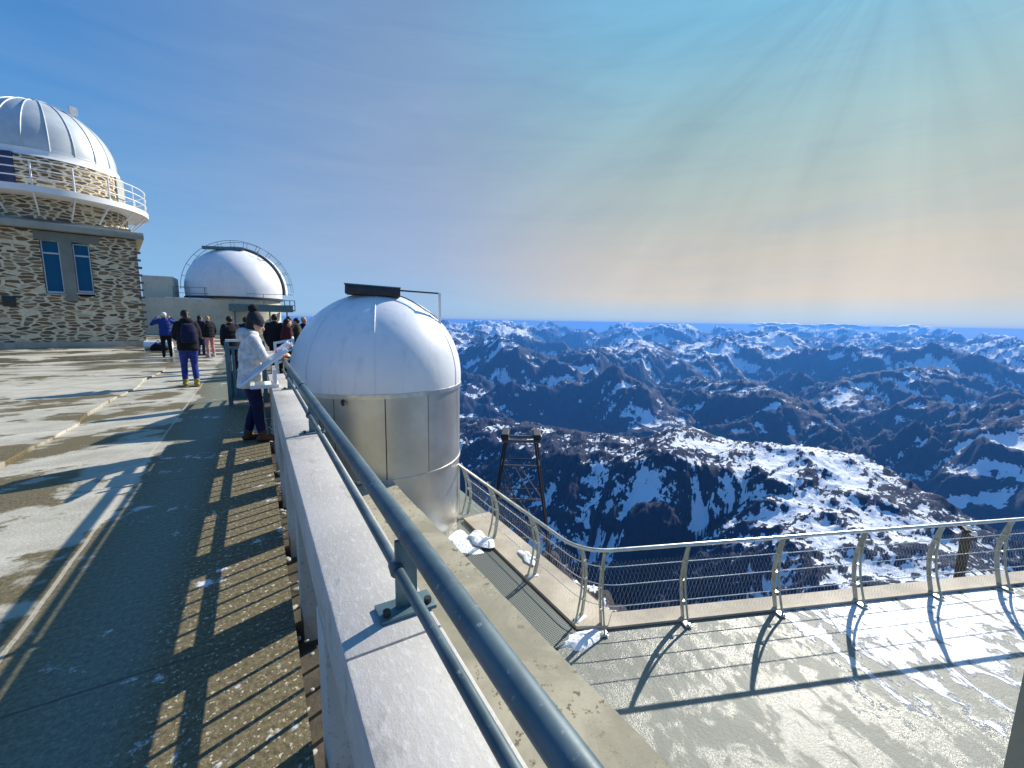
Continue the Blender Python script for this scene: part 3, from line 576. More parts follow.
# ------------------------------------------------------------------ far dome and its concrete block
def build_far():
    D=50; 
    t=thing('observatory_dome','distant white dome with an arched shutter frame above the concrete annex','observatory',(-1.19,50.0,0),R(0))
    z0=3.15; Rs=3.98
    prof=[(Rs*.985,z0),(Rs,z0+.9)]
    for i in range(1,21):
        a=math.pi/2*i/20; prof.append((Rs*math.cos(a) if i<20 else 0,z0+.9+Rs*.97*math.sin(a)))
    MB().lathe(prof,96).build('shell',M['dome'],t,smooth=60)
    MB().lathe([(Rs*.9,z0-.02),(Rs+.06,z0-.0),(Rs+.06,z0+.18),(Rs*.98,z0+.2)],72).build('rim',M['dark'],t,smooth=35)
    MB().lathe([(Rs-.25,-.2),(Rs-.25,z0)],72).build('drum',M['conc_far'],t)
    # shutter arch: a broad hoop over the dome, swung to the right rear
    def hoop(r0,r1,w0,w1,tilt,mat,name,par,n=40,a0=-4,a1=184):
        rings=[]; rot=Matrix.Rotation(R(tilt),3,'Z')
        for i in range(n+1):
            a=R(a0+(a1-a0)*i/n); c,s=math.cos(a),math.sin(a)
            rings.append([rot@Vector((r*c,w,z0+.9+r*s)) for r,w in ((r0,w0),(r1,w0),(r1,w1),(r0,w1))])
        return MB().loft(rings).build(name,mat,par,smooth=30)
    hoop(Rs-.05,Rs+.13,.55,.75,-14,M['dark'],'arch_edge',t); hoop(Rs-.05,Rs+.22,.75,1.75,-14,M['white'],'arch_band',t)
    rot=Matrix.Rotation(R(-14),3,'Z')
    mb=MB()
    for r,w in ((Rs+.75,.6),(Rs+.75,1.7)):
        mb.tube([rot@Vector((r*math.cos(R(a)),w,z0+.9+r*math.sin(R(a)))) for a in range(0,181,5)],.022,6)
    for a in range(10,180,14):
        for w in (.6,1.7): mb.tube([rot@Vector((r*math.cos(R(a)),w,z0+.9+r*math.sin(R(a)))) for r in (Rs+.15,Rs+.78)],.022,5)
    mb.build('arch_ladder_rail',M['teal'],t)
    mb=MB(); 
    mb.box((-.7,-1.2,z0+.9+Rs*.93),(3.2,.7,.22),rot=Matrix.Rotation(R(-3),3,'Y')); mb.build('shutter_hatch',M['teal'],t,smooth=0)
    mb=MB()
    for x in (.4,2.0,): mb.tube([(x,-1.6,z0+.9+Rs*.92),(x,-1.75,z0+.9+Rs*.72),(x+.6,-1.75,z0+.9+Rs*.70)],.035,6)
    mb.build('stay_bar',M['teal'],t)
    # teal steel platform in the recess and service balcony at the right
    b=MB().box((2.0,-4.35,2.35),(5.0,1.0,.62)).build('steel_platform',M['teal'],t,smooth=0)
    for x in (-.1,1.2,2.6,4.0): MB().tube([(x,-4.4,0),(x,-4.4,2.05)],.06,8).build('column',M['teal'],b)
    mb=MB(); mb.box((4.35,-1.8,2.22),(1.0,2.0,.1)); 
    for x in (3.95,4.4,4.82): mb.box((x,-2.75,2.7),(.07,.07,.95))
    mb.box((4.38,-2.75,3.16),(.95,.06,.06)); mb.box((4.38,-2.75,2.7),(.95,.05,.05)); mb.build('service_balcony',M['teal'],t,smooth=0)
    c=thing('concrete_annex','bare concrete annex with a raised block behind the people, left of the distant dome','building',(0,0,0))
    mb=MB(); mb.box((-5.1,49.6,1.5),(6.2,6.2,3.06)); mb.build('wall',M['conc_far'],c,smooth=0)
    mb=MB(); mb.box((-8.4,48.9,1.4),(.9,5.6,2.9)); mb.build('buttress',M['conc_far'],c,smooth=0)
    MB().box((-6.75,49.4,3.95),(2.1,3.4,1.85)).build('raised_block',M['conc_far'],c,smooth=0)
    MB().box((-4.6,46.9,3.06),(3.2,.6,.10)).build('roof_snow',M['snow'],c,smooth=0)
    mb=MB()
    for x in (-5.6,-4.5,-3.4,-2.3): mb.tube([(x,46.6,3.05),(x,46.6,4.0)],.028,6)
    for zz in (3.5,4.0): mb.tube([(-5.6,46.6,zz),(-1.9,46.6,zz)],.022,6)
    mb.tube([(-1.9,46.6,3.62),(3.4,45.2,3.62)],.022,6); mb.tube([(1.0,45.85,2.6),(1.0,45.85,3.62)],.028,6)
    mb.build('roof_rail',M['teal'],c)
    mb=MB(); mb.box((-8.95,47.2,1.3),(.12,.12,2.6)); mb.build('downpipe',simple('rust_pipe',(.25,.10,.07),.7),c,smooth=0)
build_far()
#@@PART3
# ------------------------------------------------------------------ people
def remesh(mb,name,mat,parent,vox,smooth_it=3):
    me=bpy.data.meshes.new(name); mb.b.to_mesh(me); mb.b.free()
    o=bpy.data.objects.new(name+'_tmp',me); COL.objects.link(o)
    a=o.modifiers.new('r','REMESH'); a.mode='VOXEL'; a.voxel_size=vox
    b=o.modifiers.new('s','SMOOTH'); b.factor=.5; b.iterations=smooth_it
    dg=bpy.context.evaluated_depsgraph_get(); dg.update(); nm=bpy.data.meshes.new_from_object(o.evaluated_get(dg)); 
    bpy.data.objects.remove(o); bpy.data.meshes.remove(me); nm.name=name; nm.materials.clear()
    return link(name,nm,mat,parent,smooth=180)
def limb(mb,p,r,n=12):
    # tapered limb with round ends through the joints p
    p=[Vector(q) for q in p]; r=list(r); f=lambda x:x if hasattr(x,'__len__') else (x,x)
    d0=(p[0]-p[1]).normalized(); d1=(p[-1]-p[-2]).normalized(); P=[];Q=[]
    for k in (1,.7,.35):
        a=f(r[0]); s=math.sqrt(max(0,1-k*k))+.05; P.append(p[0]+d0*k*min(a)); Q.append((a[0]*s,a[1]*s))
    P+=p; Q+=[f(x) for x in r]
    for k in (.35,.7,1):
        a=f(r[-1]); s=math.sqrt(max(0,1-k*k))+.05; P.append(p[-1]+d1*k*min(a)); Q.append((a[0]*s,a[1]*s))
    mb.tube(P,Q,n)
def torso(mb,rings,n=20):
    # rings: (centre, half width, half depth); rounded-box sections
    L=[]
    for c,a,b in rings:
        c=Vector(c); q=[]
        for j in range(n):
            t=2*math.pi*j/n; cs,sn=math.cos(t),math.sin(t); e=.8
            q.append(c+Vector((a*math.copysign(abs(cs)**e,cs),b*math.copysign(abs(sn)**e,sn),0)))
        L.append(q)
    mb.loft(L)
def hand(mb,w,d,curl=.5,side=1,palm=None,s=1.0):
    # palm and five bent fingers leaving the wrist w along d; palm = direction the palm faces
    w=Vector(w); d=Vector(d).normalized(); pn=Vector(palm or (0,0,-1)); pn=(pn-d*pn.dot(d)).normalized(); x=d.cross(pn)*side
    k=w+d*.085*s; limb(mb,[w,w+d*.04*s,k],[(.024*s,.017*s),(.036*s,.015*s),(.040*s,.013*s)],10)
    for off,L in ((-.030,.070),(-.010,.082),(.011,.077),(.031,.060)):
        a=k+x*off*s; q=[a-d*.01*s]; dd=d.copy(); seg=L*s/3
        for i in range(3):
            q.append(q[-1]+dd*(seg+(.01*s if i==0 else 0))); dd=(dd*math.cos(curl)+pn*math.sin(curl)); dd.normalize(); 
        limb(mb,q,[.0088*s,.0085*s,.0078*s,.0065*s],8)
    b=w+d*.025*s-x*.026*s; limb(mb,[b,b+(d*.6-x*.7+pn*.3).normalized()*.04*s,b+(d*.9-x*.35+pn*.5).normalized()*.072*s],[.012*s,.010*s,.0075*s],8)
wr_of=[]
def person(label,loc,rz,H=1.72,lean=.03,arms=None,legs=None,head=(0,0),coat=None,pants=None,shoes=None,hair=None,group=None,
           hem=.74,bulk=1.0,hat=None,hood=False,vox=.013,skin=None,female=False,backpack=None,name='person'):
    s=H/1.72; t=thing(name,label,'person',loc,rz,group); V=lambda x,y,z:Vector((x*s,y*s,z*s))
    hip=V(0,0,.93); 
    def sp(h,y=0): return V(0,math.sin(lean)*(h-.93)+y,.93+(h-.93)*math.cos(lean))   # along the leaning spine
    sw=.175 if female else .195
    arms=arms or [((-.05,-.03,-.28),(-.03,.07,-.52)),((.05,-.03,-.28),(.03,.07,-.52))]
    legs=legs or [((-.10,.02,.50),(-.11,-.02,.09),(0,1)),((.10,.02,.50),(.11,-.02,.09),(0,1))]
    sh=[sp(1.40)+V(-sw,0,0),sp(1.40)+V(sw,0,0)]
    el=[sh[i]+V(*arms[i][0]) for i in (0,1)]; wr=[sh[i]+V(*arms[i][1]) for i in (0,1)]
    neck=sp(1.475,.01); hc=sp(1.60,.035); HR=Matrix.Rotation(head[0],3,'Z')@Matrix.Rotation(head[1],3,'X')
    hp=lambda x,y,z: hc+HR@V(x,y,z)
    # body, one continuous surface
    b=MB(); torso(b,[(sp(.86),.135*s,.085*s),(sp(.98),.14*s,.09*s),(sp(1.12),.125*s,.085*s),(sp(1.28),.15*s,.10*s),(sp(1.38),.165*s,.085*s),(sp(1.43),.09*s,.06*s)])
    limb(b,[sp(1.40),neck,hc+HR@V(0,-.01,-.06)],[.06*s,.052*s,.05*s])
    b.ell(hc,(.076*s,.096*s,.112*s),HR); b.ell(hp(0,.028,-.055),(.056*s,.066*s,.062*s),HR); b.ell(hp(0,.075,-.095),(.024*s,.022*s,.02*s),HR)
    limb(b,[hp(0,.088,.022),hp(0,.112,-.022)],[.010*s,.016*s],8)                                  # nose
    b.ell(hp(0,.085,.034),(.055*s,.018*s,.012*s),HR); b.ell(hp(0,.094,-.058),(.026*s,.012*s,.010*s),HR)   # brow, lips
    for q in (-1,1): b.ell(hp(q*.078,-.005,-.005),(.012*s,.024*s,.034*s),HR)
    for i,q in ((0,-1),(1,1)):
        limb(b,[sh[i],el[i],wr[i]],[.05*s,.04*s,.028*s])
        d=(wr[i]-el[i]).normalized(); hand(b,wr[i],d,.45,q,palm=(-q*.8,.3,-.4),s=s*(.92 if female else 1))
        K,A,td=legs[i]; hj=hip+V(q*.095,0,-.02); limb(b,[hj,V(*K),V(*A)],[.085*s,.055*s,.038*s]); td=Vector((td[0],td[1],0)).normalized()
        limb(b,[V(*A)-td*.03*s-Vector((0,0,.05*s)),V(*A)+td*.14*s-Vector((0,0,.055*s))],[.03*s,.025*s])
    remesh(b,'body',skin or M['skin'],t,vox*.75,2)
    eye=simple('eye',(.03,.02,.015),.2,0,.05,5,0) if vox<.011 else None
    if eye:
        for q in (-1,1): MB().ell(hp(q*.031,.082,.012),(.011*s,.009*s,.008*s),HR).build('eye',eye,t)
    # hair
    if hair and not hat:
        h=MB(); h.ell(hp(0,-.022,.03),(.088*s,.098*s,.105*s),HR)
        if female: limb(h,[hp(0,-.06,.02),hp(0,-.075,-.10),hp(0,-.07,-.20)],[(.07*s,.06*s),(.085*s,.05*s),(.06*s,.03*s)])
        remesh(h,'hair',hair,t,.012)
    elif hair:
        h=MB(); h.ell(hp(0,-.035,-.02),(.084*s,.08*s,.10*s),HR); limb(h,[hp(-.05,-.04,-.08),hp(-.05,-.03,-.17)],[.035*s,.025*s]); limb(h,[hp(.05,-.04,-.08),hp(.05,-.03,-.17)],[.035*s,.025*s]); remesh(h,'hair',hair,t,.010)
    wr_of[:]=[(wr[i]+(el[i]-wr[i]).normalized()*.075,wr[i]+(el[i]-wr[i]).normalized()*.005) for i in (0,1)]
    if hat: hat(t,hp,HR,s)
    # coat
    c=MB(); k=bulk
    torso(c,[(sp(hem,-.0),.195*s*k,.15*s*k),(sp(hem+.02),.20*s*k,.155*s*k),(sp(.95),.195*s*k,.145*s*k),(sp(1.10),.185*s*k,.14*s*k),(sp(1.28),.20*s*k,.145*s*k),(sp(1.40),.195*s,.115*s),(sp(1.46),.11*s,.085*s),(sp(1.52),.075*s,.08*s)])
    for i,q in ((0,-1),(1,1)):
        wj=wr[i]+(el[i]-wr[i]).normalized()*.01
        m1=(sh[i]+el[i])/2; m2=(el[i]+wj)/2
        limb(c,[sh[i]+V(-q*.03,0,.0),m1,el[i],m2,wj],[.085*s*k,.078*s*k,.07*s*k,.062*s*k,.05*s*k])
    if hood: c.ell(sp(1.47,-.10),(.13*s,.085*s,.10*s)); c.ell(sp(1.50,-.04),(.125*s,.10*s,.06*s))
    # quilting / folds: shallow rings round the trunk
    for hz in (.86,1.0,1.14,1.27): torso(c,[(sp(hz-.035),.188*s*k,.14*s*k),(sp(hz),.203*s*k,.153*s*k),(sp(hz+.035),.188*s*k,.14*s*k)])
    remesh(c,'coat',coat,t,vox,3)
    p=MB(); torso(p,[(sp(.80),.155*s,.11*s),(sp(.92),.16*s,.11*s),(sp(1.0),.15*s,.105*s)])
    for i,q in ((0,-1),(1,1)):
        K,A,td=legs[i]; hj=hip+V(q*.085,0,-.05); K=V(*K); A=V(*A)
        limb(p,[hj,(hj+K)/2,K,(K+A)/2+V(0,-.012,0),A+V(0,0,.015)],[.105*s,.088*s,.066*s,.063*s,.052*s])
    remesh(p,'trousers',pants,t,vox,3)
    for i in (0,1):
        K,A,td=legs[i]; A=V(*A); td=Vector((td[0],td[1],0)).normalized(); f=MB(); g=Vector((0,0,1))
        limb(f,[A+g*.04*s,A-g*.03*s],[.058*s,.052*s]); 
        limb(f,[A-td*.045*s-g*.048*s,A+td*.06*s-g*.045*s,A+td*.165*s-g*.058*s],[(.040*s,.040*s),(.046*s,.046*s),(.042*s,.032*s)])
        remesh(f,'shoe',shoes,t,.010,2)
    if backpack:
        bp=MB(); torso(bp,[(sp(1.00,-.20),.13*s,.06*s),(sp(1.03,-.22),.15*s,.09*s),(sp(1.25,-.22),.15*s,.10*s),(sp(1.40,-.20),.12*s,.08*s),(sp(1.44,-.18),.08*s,.05*s)])
        for q in (-1,1): limb(bp,[sp(1.42,-.12)+V(q*.10,0,.02),sp(1.49,.0)+V(q*.115,0,0),sp(1.38,.14)+V(q*.12,0,0),sp(1.12,.14)+V(q*.15,0,0)],[(.03*s,.012*s)]*4,8)
        o=remesh(bp,'backpack',backpack,None,.012); o.matrix_world=t.matrix_basis.copy(); tag(o,'dark backpack on the back of the walker in bright blue jeans','backpack')
    return t
navy=cloth('navy_cloth',(.012,.016,.05)); black=cloth('black_cloth',(.012,.012,.016)); jeans=cloth('blue_denim',(.028,.045,.22)); blue=cloth('royal_blue_nylon',(.012,.035,.20),.6)
darkj=cloth('dark_indigo_denim',(.012,.014,.055)); cream=cloth('pale_quilted_nylon',(.60,.585,.57),.7); pink=cloth('salmon_cotton',(.55,.25,.22)); brown=cloth('brown_leather',(.10,.05,.03),.6)
knit=cloth('charcoal_knit',(.030,.034,.042)); yellow=cloth('yellow_black_trainer',(.36,.27,.04),.6); red=cloth('red_fleece',(.45,.03,.025)); hairb=cloth('dark_brown_hair',(.03,.018,.012),.5); blond=cloth('fair_hair',(.42,.27,.12),.5); wht=cloth('white_cap_cotton',(.75,.76,.78)); green=cloth('olive_cloth',(.04,.045,.03)); maroon=cloth('maroon_cloth',(.07,.015,.02))
greyf=cloth('grey_fleece',(.25,.26,.29))
def pom_hat(t,hp,HR,s):
    c=MB(); L=[]
    for z,a,y in ((-.015,.094,-.008),(.02,.098,-.010),(.07,.096,-.016),(.115,.08,-.03),(.150,.055,-.045),(.170,.028,-.055)):
        L.append([hp(a*math.cos(2*math.pi*j/24),y+a*1.12*math.sin(2*math.pi*j/24),z+.02) for j in range(24)])
    c.loft(L); o=remesh(c,'bobble_hat',knit,t,.009,2)
    p=MB(); p.ell(hp(0,-.085,.205),(.058*s,.058*s,.056*s))
    for i in range(40):
        v=Vector((random.gauss(0,1),random.gauss(0,1),random.gauss(0,1))).normalized()*.052*s; p.ell(hp(0,-.085,.205)+v,(.014,.014,.014),None,6,5)
    remesh(p,'pompom',black,o,.008,1)
def cap(t,hp,HR,s):
    c=MB(); c.ell(hp(0,-.005,.045),(.088*s,.105*s,.085*s),HR); limb(c,[hp(-.05,.10,.045),hp(.05,.10,.045)],[(.012*s,.045*s)]*2); remesh(c,'cap',wht,t,.010,2)
def build_people():
    # reader at the parapet: faces +X (right), bends over her leaflet
    rz=R(-84)
    person('woman in a pale padded jacket and charcoal bobble hat reading a leaflet at the parapet',(-.07,6.50,0),rz,1.64,lean=.10,female=True,head=(0,-.34),
        arms=[((-.02,.10,-.25),(.09,.31,-.20)),((.02,.12,-.25),(-.06,.33,-.22))],legs=[((-.09,.05,.49),(-.10,-.06,.09),(-.1,1)),((.09,.06,.49),(.10,.09,.09),(.15,1))],
        coat=cream,pants=darkj,shoes=brown,hair=hairb,hat=pom_hat,hood=True,hem=.76,bulk=.97,vox=.009)
    lf=MB(); 
    for a in (-1,1):
        n=8; L0=[]
        for i in range(n+1):
            u=i/n*.16; q=[]
            for k in range(5):
                v=-.10+.2*k/4; q.append((a*u, v, .035*math.sin(u*14)+.25*u))
            L0.append(q)
        for i in range(n):
            for k in range(4):
                lf.b.faces.new([lf.b.verts.new(p) for p in (L0[i][k],L0[i+1][k],L0[i+1][k+1],L0[i][k+1])])
    bmesh.ops.remove_doubles(lf.b,verts=lf.b.verts,dist=.0005)
    m,N,P=newmat('printed_leaflet'); o=objc(N); v=N.n('ShaderNodeTexVoronoi',{'Vector':o,'Scale':16}).outputs['Color']
    P(Base_Color=N.mix(N.ss(N.noise(o,12,2),.5,.56),(.78,.80,.84),N.mix(.5,(.12,.22,.5),v)),Roughness=.6)
    lo=lf.build('leaflet',m,smooth=40); sol=lo.modifiers.new('s','SOLIDIFY'); sol.thickness=.002
    lo.location=(.375,6.52,1.20); lo.rotation_euler=(0,R(-38),0); lo.rotation_euler=(R(35),0,R(-84)); tag(lo,'folded white and blue leaflet held open by the woman at the parapet','leaflet')
    wm=bpy.data.objects['person']
    for q in (wr_of[0],wr_of[1]):
        c=MB(); limb(c,[q[0],q[1]],[.050,.046]); remesh(c,'cuff',red,wm,.009)
    person('walker in a black coat, bright blue jeans and yellow shoes crossing the terrace alone',(-1.30,12.3,0),R(14),1.74,lean=.05,head=(.1,-.25),hood=True,
        legs=[((-.09,.10,.50),(-.10,.06,.10),(0,1)),((.09,.02,.50),(.09,-.10,.10),(0,1))],arms=[((-.04,.02,-.28),(.06,.20,-.34)),((.04,.02,-.28),(-.05,.20,-.36))],
        coat=black,pants=jeans,shoes=yellow,hair=hairb,female=True,hem=.84,bulk=1.05,backpack=navy)
    person('man in a royal blue jacket and white cap holding both hands up to his face',(-2.92,21.3,0),R(10),1.72,lean=.0,head=(0,0),
        arms=[((-.20,.05,-.14),(-.02,.22,.10)),((.20,.05,-.14),(.02,.22,.10))],coat=blue,pants=black,shoes=black,hat=cap,hem=.86)
    g='pair standing together in the middle of the terrace'
    person('person in a long navy coat standing beside the one in salmon trousers',(-1.85,21.6,0),R(-30),1.62,coat=navy,pants=navy,shoes=black,hair=hairb,hem=.45,female=True,group=g)
    person('fair haired person in a short black jacket and salmon trousers',(-1.50,20.95,0),R(35),1.60,lean=.06,head=(0,-.3),coat=black,pants=pink,shoes=cloth('pale_shoe',(.5,.48,.45)),hair=blond,hem=.84,group=g)
    g='crowd gathered by the railing behind the reading woman'
    spec=[(-.56,15.0,30,1.62,black,navy,hairb,False,'person in black with short dark hair left of the woman\'s hood'),
        (-.20,16.2,-20,1.60,navy,black,hairb,False,'small figure in navy half hidden behind the woman\'s hood'),
        (.54,14.2,-15,1.70,black,black,hairb,False,'tallest dark coated person nearest the reading woman\'s face'),
        (.80,13.7,-70,1.58,maroon,black,hairb,True,'long haired person in a maroon coat in the crowd by the dome'),
        (.98,15.2,20,1.64,black,darkj,hairb,False,'black coated person behind the one in maroon'),
        (1.16,14.4,80,1.60,green,black,hairb,False,'person in an olive coat second from the dome'),
        (1.40,15.4,-30,1.63,navy,black,blond,False,'fair haired person in navy closest to the dome')]
    for x,y,a,h,ct,pt,hr,fm,lb in spec: person(lb,(x,y,0),R(a),h,coat=ct,pants=pt,shoes=black,hair=hr,female=fm,group=g,vox=.018,hem=random.choice((.7,.8,.84)),bulk=1.12)
build_people()
# ------------------------------------------------------------------ furniture of the terrace
def build_furniture():
    t=thing('orientation_table','tilted white orientation panel on a bracket over the parapet in front of the woman','sign',(.08,5.95,1.04))
    rot=Matrix.Rotation(R(-38.5),3,'Y')
    MB().box((0,0,0),(.66,.5,.026),rot=rot,bev=.006).build('panel',M['whitebox'],t,smooth=30)
    m,N,P=newmat('panorama_print'); o=objc(N); s3=N.sep(o); P(Base_Color=N.mix(N.ss(N.noise(o,9,5),.45,.55),(.30,.42,.58),(.62,.66,.68)),Roughness=.3)
    MB().box(tuple(rot@Vector((0,0,.0165))),(.58,.44,.004),rot=rot).build('printed_plate',m,t,smooth=0)
    MB().box((.0,0,-.22),(.30,.36,.045),bev=.006).build('bracket',M['whitebox'],t,smooth=30)
    for y in (-.2,.2): MB().box((.11,y,-.10),(.035,.035,.17)).build('strut',M['whitebox'],t,smooth=0)
    g=thing('gate','teal steel barrier gate with upright bars and a pale top rail beside the woman','gate',(-.46,9.40,0))
    for x in (.03,.60): MB().box((x,0,.59),(.07,.07,1.18),bev=.004).build('gate_post',M['teal'],g,smooth=30)
    MB().box((.315,-.002,1.19),(.60,.075,.04)).build('top_rail',M['whitebox'],g,smooth=0)
    mb=MB()
    for zz in (.1,.62,1.05): mb.box((.315,0,zz),(.50,.045,.05)); 
    for k in range(4): mb.box((.12+k*.125,0,.58),(.045,.03,.9))
    mb.build('bar_grid',M['teal'],g,smooth=0)
    MB().box((.27,.03,.36),(.42,.012,.50)).build('kick_panel',M['teal'],g,smooth=0)
    p=thing('platform_railing','short white three bar railing behind the parapet end beside the small dome','railing',(.30,8.2,0))
    for x,y in ((0,0),(.35,1.1),(.42,2.2)): MB().tube([(x,y,0),(x,y,1.22)],.022,8).build('post',M['white'],p)
    for zz in (.86,1.02,1.20): MB().tube([(0,0,zz),(.35,1.1,zz),(.42,2.2,zz)],.022,8).build('bar',M['white'],p)
    MB().tube([(-4.35,26.0,.21),(-3.35,25.8,.21)],.21,24).build('drain_pipe_dummy',M['whitebox'])
    o=bpy.data.objects['drain_pipe_dummy']; o.name='pipe'; tag(o,'short thick white pipe lying on the ground by the stone tower corner','pipe')
    mb=MB(); torso(mb,[((-3.72,25.2,0.01),.34,.16),((-3.72,25.2,.12),.36,.18),((-3.74,25.2,.26),.25,.13),((-3.76,25.2,.34),.10,.06)]); limb(mb,[(-3.95,25.2,.25),(-3.75,25.15,.46),(-3.55,25.2,.25)],[.02,.02,.02],8)
    o=remesh(mb,'bag',black,None,.016); tag(o,'black holdall bag lying on the ground against the white pipe','bag')
    # grey pillar at the right edge, standing on the lower terrace
    mb=MB(); mb.box((3.55,.02,-.2),(.5,.5,4.8),rz=R(-21),bev=.012); o=mb.build('pillar',concrete('smooth_grey_concrete',(.25,.26,.23),bump=.1),smooth=30); tag(o,'plain grey concrete pillar rising from the lower terrace at the right edge','pillar')
    # guyed mast just below the terrace edge
    t=thing('mast','dark wooden pole with guy wires and small lamps standing below the terrace railing','mast',(12.4,2.3,-7.75))
    MB().tube([(0,0,0),(.02,.0,2.4),(0,0,5.25)],[.10,.09,.08],12).build('pole',simple('dark_tarred_wood',(.05,.04,.02),.8),t)
    MB().box((0,0,5.25),(.7,.10,.10),rz=.5).build('crossarm',M['lattice'],t,smooth=0)
    for x in (-.33,-.05,.3): MB().ell((x,x*.5,5.36),(.045,.045,.045),None,10,8).build('lamp',M['white'],t)
    for a,dz in ((2,0),(9,-.15),(15,-.3),(22,-.5),(29,-.7),(36,-.95)):
        an=R(78+a); e=(9*math.sin(an),9*math.cos(an),1.2+dz*3)
        MB().tube([(0,0,5.0+dz*.7),e],.018,5).build('guy_wire',M['latticel'],t)
    # cable car pylon
    px,py=32.0,50.5; n=Vector((px,py,0)).normalized(); ex=Vector((n.y,-n.x,0)); B=Vector((px,py,0))
    gz=min(ground_z(px,py),-40); t=thing('cable_car_pylon','steel lattice cable car pylon with two sheave heads below the terrace','pylon',(px,py,gz))
    q=lambda a,b,z: ex*a+n*b+Vector((0,0,z-gz))
    zt=-14.6
    for sa in (-1,1):
        for sb in (-1,1):
            MB().tube([q(sa*(2.2 if sb>0 else 1.9),sb*1.1,zt),q(sa*6.6,sb*4.0,-46)],.17,6).build('leg',M['lattice'],t,smooth=0)
        h=MB(); h.box(tuple(q(sa*2.25,0,zt+.2)),(1.1,3.6,.8),rz=math.atan2(n.y,n.x)-math.pi/2,bev=.15).build('sheave_head',M['lattice'],t,smooth=0)
    def bar(a,b,r=.10,mt='latticel',nm='brace'): MB().tube([a,b],r,6).build(nm,M[mt],t,smooth=0)
    bar(q(-2.7,-1.2,zt-.5),q(2.7,-1.2,zt-.5),.22,'latticel','crossbeam'); bar(q(-2.7,1.2,zt-.5),q(2.7,1.2,zt-.5),.2,'latticel','crossbeam')
    wz=lambda z:(2.15+(zt-z)*.125, 1.1+(zt-z)*.088)
    for z in (-18.6,-23.4,-29,-36):
        w,d=wz(z); bar(q(-w,-d,z),q(w,-d,z),.13,nm='crossbeam'); bar(q(-w,d,z),q(w,d,z),.10,'lattice','crossbeam')
        for sa in (-1,1): bar(q(sa*w,-d,z),q(sa*w,d,z),.09,'lattice')
    Z=[-18.6,-23.4,-29,-36,-44]
    for z0,z1 in zip(Z,Z[1:]):
        w0,d0=wz(z0); w1,d1=wz(z1); bar(q(-.2,-d0,z0),q(w1,-d1,z1)); bar(q(-.9,-d0,z0),q(w1*.55,-d1,z1),.08); bar(q(-w0,-d0,z0),q(-w1*.2,-d1,z1),.09,'lattice')
        for sa in (-1,1): bar(q(sa*w0,-d0,z0),q(sa*w1,d1,z1),.07,'lattice')
    # old snow left in corners
    def heap(c,r,name='snow_patch'):
        mb=MB(); n=28; ph=[random.uniform(0,6.28) for _ in range(4)]
        for i in range(1): 
            rows=[]
            for k in range(7):
                u=k/6; rows.append([(c[0]+r[0]*u*math.cos(a)*(1+.22*math.sin(2*a+ph[0])+.14*math.sin(5*a+ph[1])),c[1]+r[1]*u*math.sin(a)*(1+.2*math.sin(3*a+ph[2])),c[2]+r[2]*(1-u**2.2)*(1+.25*math.sin(3*a+ph[3])*u)-.006*(u>.9)) for a in [2*math.pi*j/n for j in range(n)]])
            mb.loft(rows[::-1],cap=False)
        for v in mb.b.verts: v.co.z+=random.uniform(-.007,.005); v.co.x+=random.uniform(-.007,.007); v.co.y+=random.uniform(-.007,.007)
        return mb.build(name,M['snow'],smooth=180)
    tag(heap((3.58,3.98,-2.6),(.40,.15,.06)),kind='stuff'); tag(heap((3.2,7.0,-2.57),(.35,.5,.035)),kind='stuff'); tag(heap((3.5,6.9,-2.51),(.22,.35,.05)),kind='stuff'); tag(heap((3.95,5.9,-2.5),(.12,.25,.02)),kind='stuff')
build_furniture()
def build_distance():
    # a handful of pale hotels far down the valley
    g='pale houses far down in the valley'
    for i,(az,D,w,h) in enumerate(((31.6,4870,56,34),(32.4,4960,66,36),(33.1,4975,50,30),(33.9,4985,58,42))):
        x,y=D*math.sin(R(az)),D*math.cos(R(az)); z=ground_z(x,y)
        t=thing('house','small pale block of houses far down in the valley beyond the pylon','house',(x,y,z-6),R(az*3),g)
        MB().box((0,0,h/2),(w,w*.5,h)).build('wall',M['white'],t,smooth=0)
        MB().prism([(-w*.52,-.01),(w*.52,-.01),(0,w*.28)],-w*.27,w*.27).build('roof',M['dark'],t,smooth=0).matrix_local=Matrix.Translation((0,0,h))@Matrix.Rotation(R(90),4,'X')
    m,N,P=newmat('cloud_white'); P(Base_Color=(.9,.9,.9),Roughness=1,Specular_IOR_Level=0)
    for lb,az,w,h in (('small white cumulus left of two on the horizon',62.6,2300,420),('middle small white cumulus on the horizon right of centre',67.9,1700,380),('thin white cumulus farthest right on the horizon',73.4,1500,330)):
        D=38000; x,y=D*math.sin(R(az)),D*math.cos(R(az)); mb=MB()
        for k in range(26):
            u=random.uniform(-1,1); q=random.uniform(.3,1)*(1-.6*abs(u)); mb.ell((u*w*.9,random.uniform(-400,400),-300+h*q*.6),(w*.22*q+120,w*.2*q+100,h*.5*q+60),None,12,8)
        o=remesh(mb,'cloud',m,None,55,2); o.location=(x,y,150); o.rotation_euler=(0,0,-R(az)); tag(o,lb,'cloud',None)
build_distance()
